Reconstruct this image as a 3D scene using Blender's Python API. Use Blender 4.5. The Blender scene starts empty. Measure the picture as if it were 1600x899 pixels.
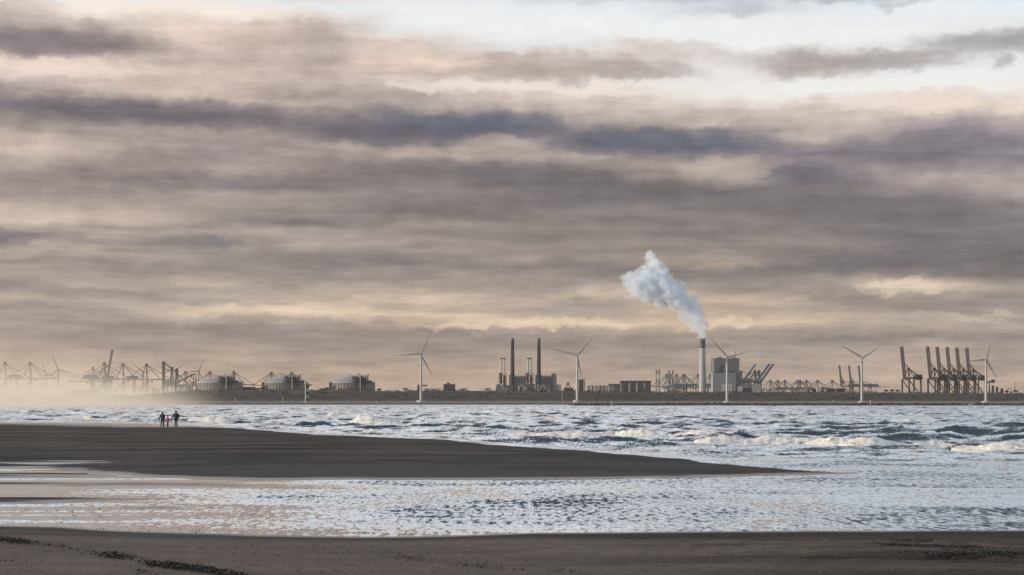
import bpy, bmesh, math, random
import numpy as np
from mathutils import Vector, Matrix

random.seed(7)
SC = bpy.context.scene
COL = SC.collection
R = math.radians

# ------------------------------------------------------------------ camera
CAM_H, FPX, HZN = 3.0, 3111.0, 629.2        # eye height (m), focal length (px of a 1600 wide frame), horizon row
cam_data = bpy.data.cameras.new('camera')
cam_data.lens, cam_data.sensor_width = 70.0, 36.0
cam_data.clip_start, cam_data.clip_end = 0.5, 60000.0
cam_data.shift_y = (HZN - 449.5) / 1600.0
cam = bpy.data.objects.new('camera', cam_data)
COL.objects.link(cam)
cam.location = (0, 0, CAM_H)
cam.rotation_euler = (R(90), 0, 0)
SC.camera = cam

# ------------------------------------------------------------------ exposure, sampling
SC.view_settings.view_transform = 'Standard'
SC.view_settings.look = 'None'
SC.view_settings.gamma = 1.0
SC.view_settings.exposure = 0.0
SC.render.engine = 'CYCLES'
SC.cycles.use_denoising = True
SC.cycles.max_bounces = 10
SC.cycles.diffuse_bounces = 2
SC.cycles.glossy_bounces = 3
SC.cycles.volume_bounces = 9
SC.cycles.volume_max_steps = 256
SC.cycles.sample_clamp_indirect = 6.0

# ------------------------------------------------------------------ sun
SUN_AZ, SUN_EL = R(-100), R(9.0)             # low sun, off to the left of the view (+Y)
sun_dir = Vector((math.sin(SUN_AZ) * math.cos(SUN_EL), math.cos(SUN_AZ) * math.cos(SUN_EL), math.sin(SUN_EL)))
sun_data = bpy.data.lights.new('sun', 'SUN')
sun_data.energy = 5.0
sun_data.angle = R(2.0)
sun_data.color = (1.0, 0.85, 0.66)
sun = bpy.data.objects.new('sun', sun_data)
COL.objects.link(sun)
sun.location = sun_dir * 50
sun.rotation_euler = sun_dir.to_track_quat('Z', 'Y').to_euler()

# ------------------------------------------------------------------ node helper
def lin(c):
    return tuple(((v / 255.0) / 12.92 if v / 255.0 <= 0.04045 else ((v / 255.0 + 0.055) / 1.055) ** 2.4) for v in c)


class NT:
    """short-hand for building node trees"""
    def __init__(self, tree):
        self.t = tree
        self.t.nodes.clear()

    def n(self, kind, **kw):
        nd = self.t.nodes.new(kind)
        for k, v in kw.items():
            setattr(nd, k, v)
        return nd

    def put(self, sock, v):
        if v is None:
            return
        if hasattr(v, 'is_linked') or hasattr(v, 'links'):
            self.t.links.new(v, sock)
        else:
            if sock.type == 'RGBA' and len(v) == 3:
                v = (*v, 1.0)
            sock.default_value = v

    def m(self, op, a, b=None, c=None, clamp=False):
        nd = self.n('ShaderNodeMath', operation=op, use_clamp=clamp)
        for s, v in zip(nd.inputs, (a, b, c)):
            self.put(s, v)
        return nd.outputs[0]

    def vec(self, x, y, z):
        nd = self.n('ShaderNodeCombineXYZ')
        for s, v in zip(nd.inputs, (x, y, z)):
            self.put(s, v)
        return nd.outputs[0]

    def sep(self, v):
        nd = self.n('ShaderNodeSeparateXYZ')
        self.put(nd.inputs[0], v)
        return nd.outputs

    def noise(self, v, scale=1.0, detail=3.0, rough=0.5, lac=2.0):
        nd = self.n('ShaderNodeTexNoise')
        self.put(nd.inputs['Vector'], v)
        nd.inputs['Scale'].default_value = scale
        nd.inputs['Detail'].default_value = detail
        nd.inputs['Roughness'].default_value = rough
        nd.inputs['Lacunarity'].default_value = lac
        return nd.outputs['Fac']

    def step(self, v, a, b):
        nd = self.n('ShaderNodeMapRange', interpolation_type='SMOOTHSTEP')
        self.put(nd.inputs[0], v)
        self.put(nd.inputs[1], a)
        self.put(nd.inputs[2], b)
        return nd.outputs[0]

    def mix(self, f, a, b, blend='MIX'):
        nd = self.n('ShaderNodeMix', data_type='RGBA', blend_type=blend)
        self.put(nd.inputs[0], f)
        self.put(nd.inputs[6], a)
        self.put(nd.inputs[7], b)
        return nd.outputs[2]

    def ramp(self, f, stops):
        nd = self.n('ShaderNodeValToRGB')
        cr = nd.color_ramp
        cr.interpolation = 'EASE' if False else 'LINEAR'
        stops = sorted(stops)
        cr.elements[0].position, cr.elements[0].color = stops[0][0], (*stops[0][1], 1)
        cr.elements[1].position, cr.elements[1].color = stops[-1][0], (*stops[-1][1], 1)
        for p, c in stops[1:-1]:
            e = cr.elements.new(p)
            e.color = (*c, 1)
        self.put(nd.inputs[0], f)
        return nd.outputs[0]


# ------------------------------------------------------------------ sky: layered cloud deck over a Nishita sky
# one list of cloud tones per bearing, from 11.4 degrees up (0) down to the horizon; bearing step 2.9 degrees
SKY_HIGH = {
 0: [(0,225,235,238),(10,232,236,236),(17,198,184,176),(45,190,175,168),(70,160,147,145),(85,140,128,130),(100,185,170,162),(115,232,212,198),(125,225,205,190),(140,165,150,148),(165,145,133,133),(180,125,115,120),(195,150,138,135),(215,165,150,142),(240,205,183,170),(255,195,178,165),(275,165,150,143),(300,150,138,135)],
 1: [(0,235,238,236),(10,238,236,232),(20,248,232,218),(30,245,228,214),(45,205,190,180),(62,165,150,146),(78,135,122,125),(88,170,155,150),(100,205,188,176),(115,225,205,190),(130,218,198,183),(150,190,172,163),(165,150,137,136),(175,118,110,116),(190,125,116,120),(205,150,138,134),(215,165,152,146),(235,180,163,153),(250,165,150,142),(270,130,120,120),(285,140,128,126),(300,150,138,134)],
 2: [(0,238,236,233),(12,240,235,230),(25,248,232,220),(40,232,212,196),(60,225,203,187),(80,205,185,172),(100,190,172,160),(120,195,176,164),(140,208,186,173),(160,200,180,168),(172,165,150,146),(185,118,112,118),(200,130,120,124),(210,165,150,145),(225,158,144,142),(240,150,138,138),(255,150,138,136),(270,170,155,146),(285,135,124,124),(300,145,134,131)],
 3: [(0,225,222,220),(12,232,232,230),(25,225,212,202),(40,188,172,162),(55,195,178,168),(70,192,175,163),(90,195,178,168),(105,190,172,160),(120,200,182,170),(135,185,168,157),(150,165,150,143),(165,185,168,158),(180,150,137,135),(195,128,118,121),(215,145,132,131),(230,170,155,147),(245,160,146,140),(260,165,150,144),(280,128,118,118),(300,125,116,118)],
 4: [(0,235,236,236),(20,238,238,238),(40,238,238,236),(55,232,224,218),(70,215,198,186),(85,222,202,187),(100,232,208,190),(115,205,186,173),(125,222,204,192),(140,195,178,168),(155,178,163,155),(170,150,140,140),(185,118,114,124),(205,108,104,114),(220,115,108,114),(230,150,138,133),(240,180,163,152),(255,150,138,133),(265,130,120,119),(280,128,118,118),(300,145,133,129)],
 5: [(0,232,234,236),(30,240,240,238),(60,238,238,238),(75,230,224,220),(85,205,190,182),(100,190,174,165),(115,180,165,156),(128,215,200,190),(140,238,222,208),(150,215,198,185),(165,200,184,173),(178,160,148,147),(190,105,108,125),(205,120,114,122),(215,165,150,143),(235,182,166,156),(248,165,150,143),(260,118,111,114),(275,115,108,112),(290,125,116,117),(300,135,125,123)],
 6: [(0,205,208,212),(8,225,230,233),(30,238,240,240),(55,240,240,238),(70,230,226,222),(90,226,218,213),(105,205,192,185),(115,170,157,150),(125,232,224,218),(140,238,228,220),(150,220,204,193),(165,198,183,173),(185,180,165,157),(200,140,130,132),(215,100,103,118),(230,125,118,124),(245,170,155,147),(258,150,137,134),(270,118,111,114),(285,112,105,108),(300,118,111,113)],
 7: [(0,200,206,212),(20,215,217,220),(35,238,238,236),(70,240,240,238),(90,215,208,204),(105,236,230,226),(130,238,232,228),(150,242,236,230),(163,228,215,206),(175,200,185,176),(195,195,180,170),(208,165,152,149),(220,112,110,124),(232,108,108,122),(245,135,126,130),(260,180,165,155),(275,175,160,150),(290,150,137,133),(300,112,106,110)],
 8: [(0,190,200,210),(10,225,228,230),(40,238,238,236),(75,242,241,238),(95,205,196,192),(105,175,165,162),(115,205,197,193),(130,240,238,234),(155,244,240,235),(165,232,218,208),(178,205,190,180),(195,200,184,175),(215,190,174,165),(228,150,140,142),(243,125,118,126),(255,145,134,137),(270,120,113,122),(285,110,106,117),(300,130,121,123)],
 9: [(0,205,222,235),(15,232,237,240),(40,235,236,236),(60,238,238,236),(90,228,224,222),(98,170,165,165),(108,205,200,198),(125,240,238,235),(150,243,239,233),(158,230,214,204),(170,228,208,194),(185,208,190,180),(200,160,148,150),(220,135,126,135),(240,130,122,131),(255,125,117,126),(268,165,152,152),(280,180,164,158),(300,155,142,139)],
 10: [(0,195,215,232),(12,225,235,240),(40,235,237,238),(62,225,224,224),(75,165,163,166),(85,175,172,173),(100,232,231,230),(130,240,238,234),(160,240,232,225),(170,230,214,202),(180,235,215,198),(190,205,188,178),(210,190,174,168),(235,150,140,146),(250,190,176,174),(262,150,140,147),(275,165,151,150),(290,160,147,145),(300,178,163,159)],
}
SKY_LOW = {
 0: [(300,150,138,135),(315,155,143,138),(335,200,180,165),(350,205,184,168),(360,175,158,147),(375,125,117,120),(388,160,146,137),(405,178,162,150),(415,155,143,137),(435,170,155,145),(455,150,138,133),(470,185,166,152),(485,155,142,135),(500,160,147,138),(520,165,150,140),(550,168,153,142),(580,178,160,146),(600,190,168,152)],
 1: [(300,150,138,134),(320,165,151,144),(335,188,169,156),(350,200,180,165),(362,168,153,143),(372,182,166,154),(385,155,143,137),(400,180,164,151),(415,148,137,132),(430,158,146,138),(450,180,163,150),(460,150,138,133),(472,182,165,152),(485,155,143,137),(492,175,158,146),(510,150,139,132),(540,160,147,137),(570,172,156,143),(600,185,166,150)],
 2: [(300,145,134,131),(310,165,151,144),(330,160,147,140),(350,148,137,132),(365,165,151,143),(380,122,116,118),(390,150,140,134),(405,160,148,140),(420,150,140,134),(440,182,165,151),(455,185,168,153),(470,165,151,141),(485,215,192,170),(495,175,158,145),(505,150,139,131),(530,155,143,134),(560,165,151,139),(600,178,160,145)],
 3: [(300,125,116,118),(310,160,148,142),(330,155,143,138),(350,118,111,113),(360,165,151,144),(380,180,164,152),(395,150,139,134),(415,135,126,124),(430,150,138,133),(445,160,147,138),(465,190,170,154),(478,200,180,160),(488,225,200,172),(498,200,178,156),(508,150,139,131),(530,145,134,128),(550,155,143,134),(580,170,154,141),(600,178,160,145)],
 4: [(300,145,133,129),(315,130,121,120),(335,125,117,117),(350,160,147,139),(365,145,134,129),(380,165,150,141),(395,140,129,126),(412,130,121,120),(425,150,138,132),(440,165,150,140),(460,195,175,157),(475,200,179,158),(488,185,166,150),(497,225,198,168),(508,190,168,148),(520,145,134,128),(545,150,139,131),(570,165,149,137),(600,175,157,143)],
 5: [(300,135,125,123),(320,118,110,112),(335,130,121,120),(345,145,133,129),(370,135,125,122),(385,145,134,129),(400,165,150,139),(415,145,134,129),(430,170,154,142),(445,155,142,135),(462,185,167,151),(475,180,163,148),(490,195,175,155),(505,220,194,166),(512,185,165,147),(525,145,135,129),(550,155,143,135),(580,168,152,140),(600,172,155,142)],
 6: [(300,118,111,113),(320,125,117,118),(335,140,130,126),(350,132,123,121),(375,145,134,129),(395,150,138,131),(410,140,130,126),(425,130,122,121),(440,155,142,134),(462,195,175,157),(475,175,158,145),(485,165,150,138),(500,195,174,154),(507,220,194,166),(515,180,162,146),(530,150,140,134),(560,155,144,137),(600,168,152,140)],
 7: [(300,112,106,110),(315,125,117,119),(330,130,121,120),(350,138,128,125),(365,130,121,120),(378,150,138,132),(395,145,133,127),(412,175,157,143),(425,130,122,119),(440,145,134,128),(455,170,154,140),(470,205,182,156),(480,185,166,147),(490,200,178,152),(502,210,186,157),(510,205,181,155),(520,165,150,138),(545,155,144,136),(580,165,151,140),(600,170,154,142)],
 8: [(300,130,121,123),(315,115,108,112),(340,120,113,116),(360,130,122,121),(380,140,130,127),(400,135,126,124),(415,118,112,114),(430,130,122,121),(445,160,147,138),(460,150,139,132),(475,170,155,143),(485,160,147,138),(495,195,175,155),(505,200,180,160),(515,165,151,140),(530,135,128,125),(545,160,148,140),(570,168,154,144),(600,172,156,144)],
 9: [(300,155,142,139),(315,125,117,118),(340,115,109,112),(355,120,113,116),(375,120,113,115),(400,118,111,113),(415,112,107,109),(430,140,130,126),(450,215,192,168),(460,170,155,142),(470,150,139,131),(485,165,151,141),(500,180,163,149),(510,190,172,155),(520,165,152,142),(530,145,137,132),(540,170,155,146),(570,170,155,145),(600,172,156,145)],
 10: [(300,178,163,159),(315,165,152,150),(330,140,130,131),(350,125,118,120),(370,130,122,123),(390,120,113,115),(410,115,109,112),(425,120,113,114),(440,140,130,127),(455,160,147,138),(470,150,139,132),(485,140,131,127),(500,170,154,143),(515,165,151,142),(530,150,141,136),(545,165,152,144),(560,155,144,137),(600,172,156,145)],
}

world = bpy.data.worlds.new('World')
SC.world = world
world.use_nodes = True
W = NT(world.node_tree)
tc = W.n('ShaderNodeTexCoord')
dx, dy, dz = W.sep(tc.outputs['Generated'])
az = W.m('ARCTAN2', dx, dy)
hyp = W.m('SQRT', W.m('ADD', W.m('MULTIPLY', dx, dx), W.m('MULTIPLY', dy, dy)))
tan_el = W.m('MINIMUM', W.m('DIVIDE', dz, W.m('MAXIMUM', hyp, 0.02)), 6.0)
u0 = W.m('MULTIPLY_ADD', az, FPX / 160.0, 5.0)                  # 0..10 over the eleven bearings
v0 = W.m('MULTIPLY_ADD', tan_el, -FPX / 600.0, HZN / 600.0)      # 0 at 11.4 degrees, 1 just above the horizon
# billow / shear the layers so that they break up as cloud does
wv = W.vec(W.m('MULTIPLY', u0, 0.9), W.m('MULTIPLY', v0, 9.0), 0.0)
w1 = W.m('SUBTRACT', W.noise(wv, 1.0, 4.0, 0.55), 0.5)
wv2 = W.vec(W.m('MULTIPLY', u0, 0.7), W.m('MULTIPLY', v0, 6.0), 7.3)
w2 = W.m('SUBTRACT', W.noise(wv2, 1.0, 3.0, 0.5), 0.5)
wv3 = W.vec(W.m('MULTIPLY', u0, 2.6), W.m('MULTIPLY', v0, 18.0), 3.1)
w3 = W.m('SUBTRACT', W.noise(wv3, 1.0, 7.0, 0.62), 0.5)
v1 = W.m('ADD', W.m('MULTIPLY_ADD', w1, 0.060, v0), W.m('MULTIPLY', w3, 0.040))
w4 = W.m('SUBTRACT', W.noise(W.vec(W.m('MULTIPLY', u0, 2.2), W.m('MULTIPLY', v0, 10.0), 71.0), 1.0, 7.0, 0.58), 0.5)
v1 = W.m('ADD', v1, W.m('MULTIPLY', W.m('MULTIPLY', w4, 0.075), W.step(v0, 0.58, 0.34)))      # billowed upper edges
u1 = W.m('MULTIPLY_ADD', w2, 1.6, u0)
fh = W.m('MULTIPLY', v1, 2.0, clamp=True)
fl = W.m('MULTIPLY_ADD', v1, 2.0, -1.0, clamp=True)
half = W.m('GREATER_THAN', v1, 0.5)
col = None
for i in range(11):
    hi = W.ramp(fh, [(p / 300.0, lin(c)) for p, *c in SKY_HIGH[i]])
    lo = W.ramp(fl, [((p - 300) / 300.0, lin(c)) for p, *c in SKY_LOW[i]])
    c = W.mix(half, hi, lo)
    if col is None:
        col = c
    else:
        col = W.mix(W.m('SUBTRACT', u1, float(i - 1), clamp=True), col, c)
# single clouds and gaps that stand out of the layers: bearing and height as px of the photograph's sky, size, tone, weight
CLOUDS = [(1255,106,64,20,168,158,155,.85),(1385,101,90,14,172,165,163,.80),(1555,82,105,18,162,160,162,.85),(1550,113,18,9,175,172,172,.6),(1290,3,48,10,165,172,182,.7),(1400,15,30,8,185,188,192,.6),
 (1150,20,52,10,190,190,192,.5),(880,105,130,24,180,163,154,.80),(1000,112,95,12,178,166,160,.7),(1040,80,78,16,212,196,188,.7),(500,85,50,42,178,161,152,.5),(90,82,145,16,136,124,127,.75),
 (240,182,210,19,108,103,112,.7),(620,205,125,21,103,101,113,.75),(740,192,110,17,100,105,122,.75),(1030,221,160,18,96,101,117,.75),(1520,250,130,26,118,112,126,.6),(1250,276,62,12,106,104,118,.65),
 (1130,265,62,15,190,172,160,.6),(160,22,48,17,250,236,222,.8),(380,24,48,12,250,234,220,.7),(120,118,115,14,240,218,202,.75),(310,132,75,22,216,194,180,.5),(1465,170,62,14,240,220,204,.8),
 (1340,164,52,9,236,220,208,.65),(1410,450,64,9,226,204,180,.85),(1230,500,90,7,214,192,166,.6),(1500,498,80,6,204,186,166,.6),(620,470,120,7,212,190,166,.6),(980,462,100,6,208,188,164,.6),(740,135,112,8,242,230,218,.75),(950,140,82,8,244,228,212,.6),(440,488,135,9,232,208,180,.75),(840,507,165,7,232,206,176,.75),
 (1130,504,42,8,234,208,178,.75),(350,381,27,9,118,114,120,.6),(20,376,62,9,118,112,120,.65),(640,262,150,13,122,113,116,.5),(1330,410,150,14,112,107,110,.45),(1000,300,160,12,110,104,108,.45)]
e1 = W.m('SUBTRACT', W.noise(W.vec(W.m('MULTIPLY', u0, 3.2), W.m('MULTIPLY', v0, 15.0), 51.0), 1.0, 6.0, 0.62), 0.5)
e2 = W.m('SUBTRACT', W.noise(W.vec(W.m('MULTIPLY', u0, 3.2), W.m('MULTIPLY', v0, 15.0), 61.0), 1.0, 6.0, 0.62), 0.5)
cpx = W.m('ADD', W.m('MULTIPLY', u0, 160.0), W.m('MULTIPLY', e1, 120.0))
cpy = W.m('ADD', W.m('MULTIPLY', v0, 600.0), W.m('MULTIPLY', e2, 52.0))
for cx_, cy_, rx_, ry_, r_, g2_, b_, wt in CLOUDS:
    qx = W.m('MULTIPLY_ADD', cpx, 1.0 / rx_, -cx_ / rx_)
    qy = W.m('MULTIPLY_ADD', cpy, 1.0 / ry_, -cy_ / ry_)
    dd = W.m('ADD', W.m('MULTIPLY', qx, qx), W.m('MULTIPLY', qy, qy))
    col = W.mix(W.m('MULTIPLY', W.step(dd, 2.1, 0.0), wt), col, lin((r_, g2_, b_)))
# fine streaks inside the cloud deck
sv = W.vec(W.m('MULTIPLY', u0, 1.0), W.m('MULTIPLY', v0, 34.0), 0.0)
s1 = W.m('SUBTRACT', W.noise(sv, 1.0, 5.0, 0.6), 0.5)
pv = W.vec(W.m('MULTIPLY', u0, 3.0), W.m('MULTIPLY', v0, 13.0), 11.0)
s2 = W.m('SUBTRACT', W.noise(pv, 1.0, 5.0, 0.62), 0.5)
s3 = W.m('SUBTRACT', W.noise(W.vec(W.m('MULTIPLY', u0, 1.5), W.m('MULTIPLY', v0, 38.0), 21.0), 1.0, 6.0, 0.6), 0.5)
low = W.step(v0, 0.45, 0.75)
bn = W.noise(W.vec(W.m('MULTIPLY', u0, 2.0), W.m('MULTIPLY', v0, 10.0), 31.0), 1.0, 7.0, 0.60)
bil = W.m('SUBTRACT', 0.22, W.m('ABSOLUTE', W.m('MULTIPLY_ADD', bn, 2.0, -1.0)))       # billowed tops with creases
puff = W.m('SUBTRACT', W.step(W.m('ADD', s2, 0.5), 0.38, 0.62), 0.5)
lum = W.m('ADD', W.m('MULTIPLY_ADD', s1, 0.72, 1.0), W.m('MULTIPLY', s2, 0.28))
lum0 = W.n('ShaderNodeRGBToBW')
W.put(lum0.inputs[0], col)
calm = W.m('SUBTRACT', 1.0, W.m('MULTIPLY', W.step(lum0.outputs[0], 0.55, 0.80), 0.85))
lum = W.m('MULTIPLY_ADD', W.m('SUBTRACT', lum, 1.0), calm, 1.0)
lum = W.m('ADD', lum, W.m('MULTIPLY', W.m('MULTIPLY', calm, W.m('SUBTRACT', 1.0, low)), W.m('ADD', W.m('MULTIPLY', bil, 0.22), W.m('MULTIPLY', puff, 0.06))))
lum = W.m('ADD', lum, W.m('MULTIPLY', W.m('MULTIPLY', s3, low), 0.85))
col = W.mix(1.0, col, W.vec(lum, lum, lum), 'MULTIPLY')
# undersides greyer and bluer, lit tops paler: the tonal spread of thick and thin cloud
g_ = W.n('ShaderNodeGamma')
W.put(g_.inputs[0], col)
g_.inputs[1].default_value = 1.12
lumi = W.n('ShaderNodeRGBToBW')
W.put(lumi.inputs[0], col)
tint = W.mix(W.step(lumi.outputs[0], 0.30, 0.80), (1.14, 1.16, 1.17), (1.03, 1.05, 1.075))
col = W.mix(1.0, g_.outputs[0], tint, 'MULTIPLY')
hs = W.n('ShaderNodeHueSaturation')
hs.inputs['Saturation'].default_value = 0.88
W.put(hs.inputs['Color'], col)
col = W.mix(1.0, hs.outputs[0], W.mix(W.step(v0, 0.80, 0.99), (1.0, 1.0, 1.0), (1.22, 1.14, 1.06)), 'MULTIPLY')     # paler towards the horizon
# overhead: Nishita sky with broken cloud in perspective
sky = W.n('ShaderNodeTexSky', sky_type='NISHITA', sun_disc=False, sun_elevation=SUN_EL, sun_rotation=SUN_AZ,
          air_density=1.0, dust_density=1.5, ozone_density=1.0)
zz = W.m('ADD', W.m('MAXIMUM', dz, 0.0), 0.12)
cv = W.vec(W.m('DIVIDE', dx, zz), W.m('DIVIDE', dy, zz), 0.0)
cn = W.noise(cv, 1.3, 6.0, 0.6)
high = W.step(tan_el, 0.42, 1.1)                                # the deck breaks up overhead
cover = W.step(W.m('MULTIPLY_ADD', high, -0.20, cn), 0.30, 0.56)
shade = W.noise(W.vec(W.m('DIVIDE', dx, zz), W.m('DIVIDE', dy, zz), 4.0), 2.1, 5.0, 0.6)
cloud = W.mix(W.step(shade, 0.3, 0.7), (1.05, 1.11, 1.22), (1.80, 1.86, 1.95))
bg_n = W.n('ShaderNodeBackground')
W.put(bg_n.inputs[0], sky.outputs[0])
bg_n.inputs[1].default_value = 0.15
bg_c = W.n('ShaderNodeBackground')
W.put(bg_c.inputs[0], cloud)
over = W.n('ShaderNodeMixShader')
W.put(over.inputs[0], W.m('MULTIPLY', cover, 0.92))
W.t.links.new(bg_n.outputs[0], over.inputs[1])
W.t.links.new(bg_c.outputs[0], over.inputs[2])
bg_d = W.n('ShaderNodeBackground')
W.put(bg_d.inputs[0], col)
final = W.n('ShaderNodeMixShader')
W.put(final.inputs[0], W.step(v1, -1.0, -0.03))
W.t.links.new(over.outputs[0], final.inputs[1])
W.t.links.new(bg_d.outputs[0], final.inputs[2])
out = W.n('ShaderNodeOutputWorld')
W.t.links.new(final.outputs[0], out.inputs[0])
world.cycles.sampling_method = 'MANUAL'
world.cycles.sample_map_resolution = 1024

# ------------------------------------------------------------------ mesh helpers
def tag(o, label=None, cat=None, group=None, kind=None):
    if label: o['label'] = label
    if cat: o['category'] = cat
    if group: o['group'] = group
    if kind: o['kind'] = kind
    return o


def np_mesh(name, verts, quads, mat, smooth=True, attrs=None):
    me = bpy.data.meshes.new(name)
    n, q = len(verts), len(quads)
    me.vertices.add(n)
    me.vertices.foreach_set('co', np.ascontiguousarray(verts, np.float32).ravel())
    k = quads.shape[1]
    me.loops.add(q * k)
    me.loops.foreach_set('vertex_index', np.ascontiguousarray(quads, np.int32).ravel())
    me.polygons.add(q)
    me.polygons.foreach_set('loop_start', np.arange(0, q * k, k, dtype=np.int32))
    me.polygons.foreach_set('use_smooth', np.full(q, smooth, dtype=bool))
    me.update(calc_edges=True)
    for an, av in (attrs or {}).items():
        a = me.attributes.new(an, 'FLOAT', 'POINT')
        a.data.foreach_set('value', np.ascontiguousarray(av, np.float32).ravel())
    me.materials.append(mat)
    o = bpy.data.objects.new(name, me)
    COL.objects.link(o)
    return o


def grid_quads(nr, nc):
    i = np.arange(nr * nc, dtype=np.int32).reshape(nr, nc)
    return np.stack([i[:-1, :-1], i[:-1, 1:], i[1:, 1:], i[1:, :-1]], -1).reshape(-1, 4)


def _hash(ix, iy, seed):
    h = (ix.astype(np.int64) * 374761393 + iy.astype(np.int64) * 668265263 + seed * 1442695041) & 0xFFFFFFFF
    h = ((h ^ (h >> 13)) * 1274126177) & 0xFFFFFFFF
    return ((h ^ (h >> 16)) & 0xFFFF) / 65535.0


def vnoise(x, y, seed=0):
    ix, iy = np.floor(x), np.floor(y)
    fx, fy = x - ix, y - iy
    fx, fy = fx * fx * (3 - 2 * fx), fy * fy * (3 - 2 * fy)
    a, b = _hash(ix, iy, seed), _hash(ix + 1, iy, seed)
    c, d = _hash(ix, iy + 1, seed), _hash(ix + 1, iy + 1, seed)
    return (a * (1 - fx) + b * fx) * (1 - fy) + (c * (1 - fx) + d * fx) * fy


def fbm(x, y, seed=0, octv=4, gain=0.5):
    t, amp, tot = 0.0, 1.0, 0.0
    for k in range(octv):
        t = t + amp * vnoise(x * 2 ** k + 17.3 * k, y * 2 ** k + 9.1 * k, seed + k)
        tot += amp
        amp *= gain
    return t / tot


def sstep(x, a, b):
    t = np.clip((x - a) / (b - a), 0, 1)
    return t * t * (3 - 2 * t)


def ground_pt(px, py, z=0.0):
    """world point on the level z that the photograph shows at this pixel"""
    y = (CAM_H - z) * FPX / (py - HZN)
    return ((px - 800) / FPX * y, y)


def shore(pts, z=0.0):
    """a shoreline surveyed from the photograph, as y over x in metres"""
    w = [ground_pt(px, py, z) for px, py in pts]
    xs, ys = np.array([p[0] for p in w]), np.array([p[1] for p in w])
    k = np.argsort(xs)
    return lambda x: np.interp(x, xs[k], ys[k])


def P3(px, py, Y):
    return Vector(((px - 800) / FPX * Y, Y, CAM_H + (HZN - py) / FPX * Y))


# ------------------------------------------------------------------ materials
MATS = {}


def new_mat(name):
    m = bpy.data.materials.new(name)
    m.use_nodes = True
    t = NT(m.node_tree)
    p = t.n('ShaderNodeBsdfPrincipled')
    o = t.n('ShaderNodeOutputMaterial')
    t.t.links.new(p.outputs[0], o.inputs[0])
    MATS[name] = m
    return m, t, p, o


def plain(name, rgb, rough=0.7, var=0.18, scale=0.12, metal=0.0, streak=True):
    """painted metal / concrete with weathering in world space"""
    m, t, p, o = new_mat(name)
    g = t.n('ShaderNodeNewGeometry').outputs['Position']
    x, y, z = t.sep(g)
    a = t.noise(g, scale, 4.0, 0.6)
    f = a
    if streak:
        b = t.noise(t.vec(t.m('MULTIPLY', x, scale * 6), t.m('MULTIPLY', y, scale * 6), t.m('MULTIPLY', z, scale * 0.6)), 1.0, 3.0, 0.6)
        f = t.m('MULTIPLY', t.m('ADD', a, b), 0.5)
    k = t.m('MULTIPLY_ADD', t.m('SUBTRACT', f, 0.5), var * 4, 1.0)
    t.put(p.inputs['Base Color'], t.mix(1.0, (*rgb, 1), t.vec(k, k, k), 'MULTIPLY'))
    p.inputs['Roughness'].default_value = rough
    p.inputs['Metallic'].default_value = metal
    return m


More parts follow.
